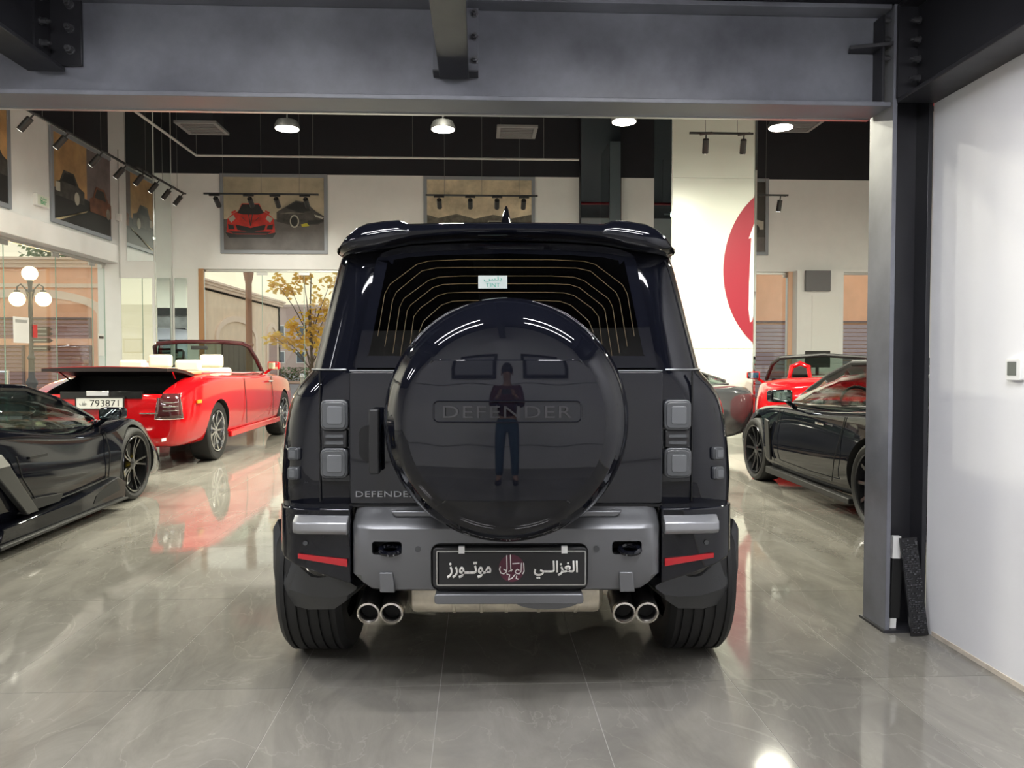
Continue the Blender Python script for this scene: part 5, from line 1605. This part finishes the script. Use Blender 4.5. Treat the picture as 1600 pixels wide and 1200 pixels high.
# ---------------------------------------------------------------- red roadster at right
def roadster(label, loc, rz):
    c = thing('roadster_car', label, 'car', loc, rz)
    WB = 2.6
    S = [(-.95, .40, .55, .58, .66, .80, .66, .88, .5), (-.86, .28, .74, .56, .84, .86, .80, .94, .55), (-.5, .22, .86, .55, .96, .93, .88, 1.0, .60), (-.1, .20, .88, .54, .98, .94, .90, 1.0, .62),
         (.4, .18, .90, .48, .96, .90, .88, .97, .64), (1.0, .17, .90, .45, .945, .88, .88, .92, .68), (1.6, .17, .90, .45, .945, .88, .88, .93, .68), (2.1, .18, .90, .48, .96, .90, .86, .93, .58), (2.55, .19, .90, .50, .98, .90, .80, .88, .5),
         (2.95, .19, .86, .48, .94, .80, .78, .80, .46), (3.3, .20, .76, .40, .82, .64, .68, .67, .4), (3.5, .24, .5, .36, .56, .50, .48, .54, .3)]
    car_body(c, S, M_paint_red, [(0, .35, .385, .96), (WB, .35, .38, .96)], .35, extra=(box(-.66, .66, .35, 1.65, .62, 1.3),))
    obj('cockpit_lining', join(box(-.665, .665, .34, 1.66, .60, .64)), M_black, c)
    for s in (-1, 1):
        add_wheel(c, s * .79, 0, .35, .28, .27, s, M_rim_chrome, 10)
        add_wheel(c, s * .79, WB, .345, .255, .27, s, M_rim_chrome, 10)
        seat(c, s * .36, .66, .62, M_black, .56)
        obj('roll_hoop', tube([(s * .22, .42, .95), (s * .25, .42, 1.14), (s * .36, .42, 1.19), (s * .47, .42, 1.14), (s * .50, .42, .95)], .035, 10), M_paint_red, c, smooth=True)
        obj('headlamp', loft([[(s * (.60 + .16 * u), 2.95 + .24 * w_ - .1 * u, .815 + .025 * h - .10 * w_) for u, w_ in ((-.5, -.6), (.5, -1), (.7, .3), (.1, 1))] for h in (0, 1)]), M_black, c, bevel=.01)
        door_mirror(c, s * .86, 1.55, 1.0, s, M_paint_red, .2, .12)
    fr = [(-.78, 1.78, .94), (-.70, 1.45, 1.18), (-.60, 1.28, 1.27), (0, 1.22, 1.31), (.60, 1.28, 1.27), (.70, 1.45, 1.18), (.78, 1.78, .94)]
    obj('windscreen_frame', tube(fr, .03, 8), M_trimblk, c, smooth=True)
    obj('windscreen', (fr, [(0, 6, 5, 1), (1, 5, 4, 2), (2, 4, 3)]), M_windsh, c, solid=.006)
    obj('steering_wheel', tube([(-.36 + .17 * math.cos(a), 1.3 + .05 * math.sin(a), .92 + .16 * math.sin(a)) for a in [2 * PI * k / 18 for k in range(18)]], .015, 8, closed=True), M_black, c, smooth=True)
    return c
roadster('open red roadster parked beyond the black coupe at right', (5.02, 10.75, 0), math.radians(-20)).scale = (1.08, 1.08, 1.08)
# ================================================================== the person taking the picture (seen mirrored in the paint)
def skin_fig(name, joints, bones, material, parent, sub=2, root=0):
    names = list(joints)
    me = bpy.data.meshes.new(name)
    me.from_pydata([joints[n][0] for n in names], [(names.index(a), names.index(b)) for a, b in bones], [])
    o = link(name, me, material, parent)
    md = o.modifiers.new('skin', 'SKIN')
    md.use_smooth_shade = True
    for i, n in enumerate(names):
        r = joints[n][1]
        sv = me.skin_vertices[0].data[i]
        sv.radius = r if isinstance(r, tuple) else (r, r)
        sv.use_root = (i == root)
    sb = o.modifiers.new('sub', 'SUBSURF')
    sb.levels = sb.render_levels = sub
    bake(o)
    for p in o.data.polygons:
        p.use_smooth = True
    if not o.data.materials:
        o.data.materials.append(material)
    return o

ps = thing('person', 'person in maroon shirt and blue jeans holding a phone, mirrored in the wheel cover', 'person', (.0, -.36, 0))
M_skin = mat('warm_skin', (.42, .25, .17), .5)
M_shirt = mat('maroon_shirt', (.075, .012, .018), .75)
M_jeans = mat('blue_jeans', (.035, .09, .14), .8, var=.2, vscale=30)
M_hair = mat('dark_hair', (.012, .010, .009), .6)
J = {'pelvis': ((0, 0, .96), (.105, .075)), 'waist': ((0, 0, 1.10), (.10, .07)), 'chest': ((0, -.01, 1.30), (.15, .105)), 'neck0': ((0, .0, 1.43), (.065, .06)), 'neck1': ((0, .02, 1.52), .052), 'head': ((0, .035, 1.60), (.072, .085)), 'crown': ((0, .03, 1.69), (.068, .08))}
B = [('pelvis', 'waist'), ('waist', 'chest'), ('chest', 'neck0'), ('neck0', 'neck1'), ('neck1', 'head'), ('head', 'crown')]
for s, t in ((-1, 'l'), (1, 'r')):
    J.update({'sh' + t: ((s * .17, -.01, 1.39), .062), 'el' + t: ((s * .21, .10, 1.14), .043), 'wr' + t: ((s * .105, .255, 1.30), .028), 'hp' + t: ((s * .09, 0, .90), .085), 'kn' + t: ((s * .11, .02, .50), .058), 'an' + t: ((s * .12, -.02, .10), .040), 'to' + t: ((s * .14, .14, .035), .035)})
    B += [('chest', 'sh' + t), ('sh' + t, 'el' + t), ('el' + t, 'wr' + t), ('pelvis', 'hp' + t), ('hp' + t, 'kn' + t), ('kn' + t, 'an' + t), ('an' + t, 'to' + t)]
skin_fig('body', J, B, M_skin, ps)
JS = {k: (J[k][0], tuple(q + (.05 if k in ('pelvis', 'waist') else .016) for q in (J[k][1] if isinstance(J[k][1], tuple) else (J[k][1],) * 2))) for k in ('pelvis', 'waist', 'chest', 'neck0', 'shl', 'shr', 'ell', 'elr')}
for s, t in ((-1, 'l'), (1, 'r')):
    JS['cu' + t] = ((s * .125, .225, 1.27), .042)
skin_fig('shirt', JS, [('pelvis', 'waist'), ('waist', 'chest'), ('chest', 'neck0'), ('chest', 'shl'), ('chest', 'shr'), ('shl', 'ell'), ('shr', 'elr'), ('ell', 'cul'), ('elr', 'cur')], M_shirt, ps)
JJ = {'belt': ((0, 0, 1.0), (.142, .108)), 'pelvis': ((0, 0, .93), (.15, .115))}
for s, t in ((-1, 'l'), (1, 'r')):
    JJ.update({'hp' + t: ((s * .09, 0, .84), .10), 'kn' + t: ((s * .11, .02, .50), .075), 'an' + t: ((s * .12, -.01, .08), .062)})
skin_fig('jeans', JJ, [('belt', 'pelvis'), ('pelvis', 'hpl'), ('pelvis', 'hpr'), ('hpl', 'knl'), ('hpr', 'knr'), ('knl', 'anl'), ('knr', 'anr')], M_jeans, ps)
obj('hair', join(sphere((0, .015, 1.665), .098, 20, 12, (.88, 1.0, .95))), M_hair, ps, smooth=True)
obj('nose', loft([[(x * w_, .105 + d, z) for x in (-1, 0, 1)] + [(0, .09, z)] for z, w_, d in ((1.635, .006, .0), (1.605, .012, .014), (1.595, .014, .006))]), M_skin, ps, smooth=True)
for s in (-1, 1):
    obj('eye', sphere((s * .03, .108, 1.635), .010, 10, 6), M_ink, ps, smooth=True)
    obj('ear', sphere((s * .082, .02, 1.615), .03, 10, 8, (.35, .7, 1)), M_skin, ps, smooth=True)
    obj('shoe', loft([[(s * (.13 + .045 * x * k), y, z) for x, z in ((-1, 0), (1, 0), (1, .05 * h), (.5, .08 * h), (-.5, .08 * h), (-1, .05 * h))] for y, k, h in ((-.09, .7, 1), (-.03, .9, 1.2), (.08, 1, .9), (.16, .9, .7), (.20, .5, .5))]), M_trimblk, ps, bevel=.008)
    HJ = {'wrist': ((s * .105, .25, 1.30), .026), 'palm': ((s * .092, .285, 1.325), (.034, .016))}
    HB = [('wrist', 'palm')]
    for k, (dz, L) in enumerate(((.032, .9), (.012, 1.0), (-.008, .95), (-.026, .75))):
        a, b, c_ = 'a%d' % k, 'b%d' % k, 'c%d' % k
        HJ.update({a: ((s * .088, .305, 1.328 + dz), .0095), b: ((s * (.088 - .004 * L), .336, 1.332 + dz), .0085), c_: ((s * (.078 - .004 * L), .350, 1.332 + dz), .0075)})
        HB += [('palm', a), (a, b), (b, c_)]
    HJ.update({'t0': ((s * .078, .285, 1.345), .011), 't1': ((s * .072, .292, 1.366), .0095), 't2': ((s * .055, .292, 1.374), .0085)})
    HB += [('palm', 't0'), ('t0', 't1'), ('t1', 't2')]
    skin_fig('hand', HJ, HB, M_skin, ps)
ph_ = thing('phone', 'black phone held up by the photographer', 'phone', (0, -.024, 1.34))
obj('case', prism(rrect(0, 0, .116, .070, .01), -.008, 0), M_black, ph_, bevel=.002)
obj('screen', prism(rrect(0, 0, .108, .063, .006), -.0086, -.008), mat('phone_screen', (.02, .02, .02), .1, emit=(.7, .72, .75), estr=.6), ph_)
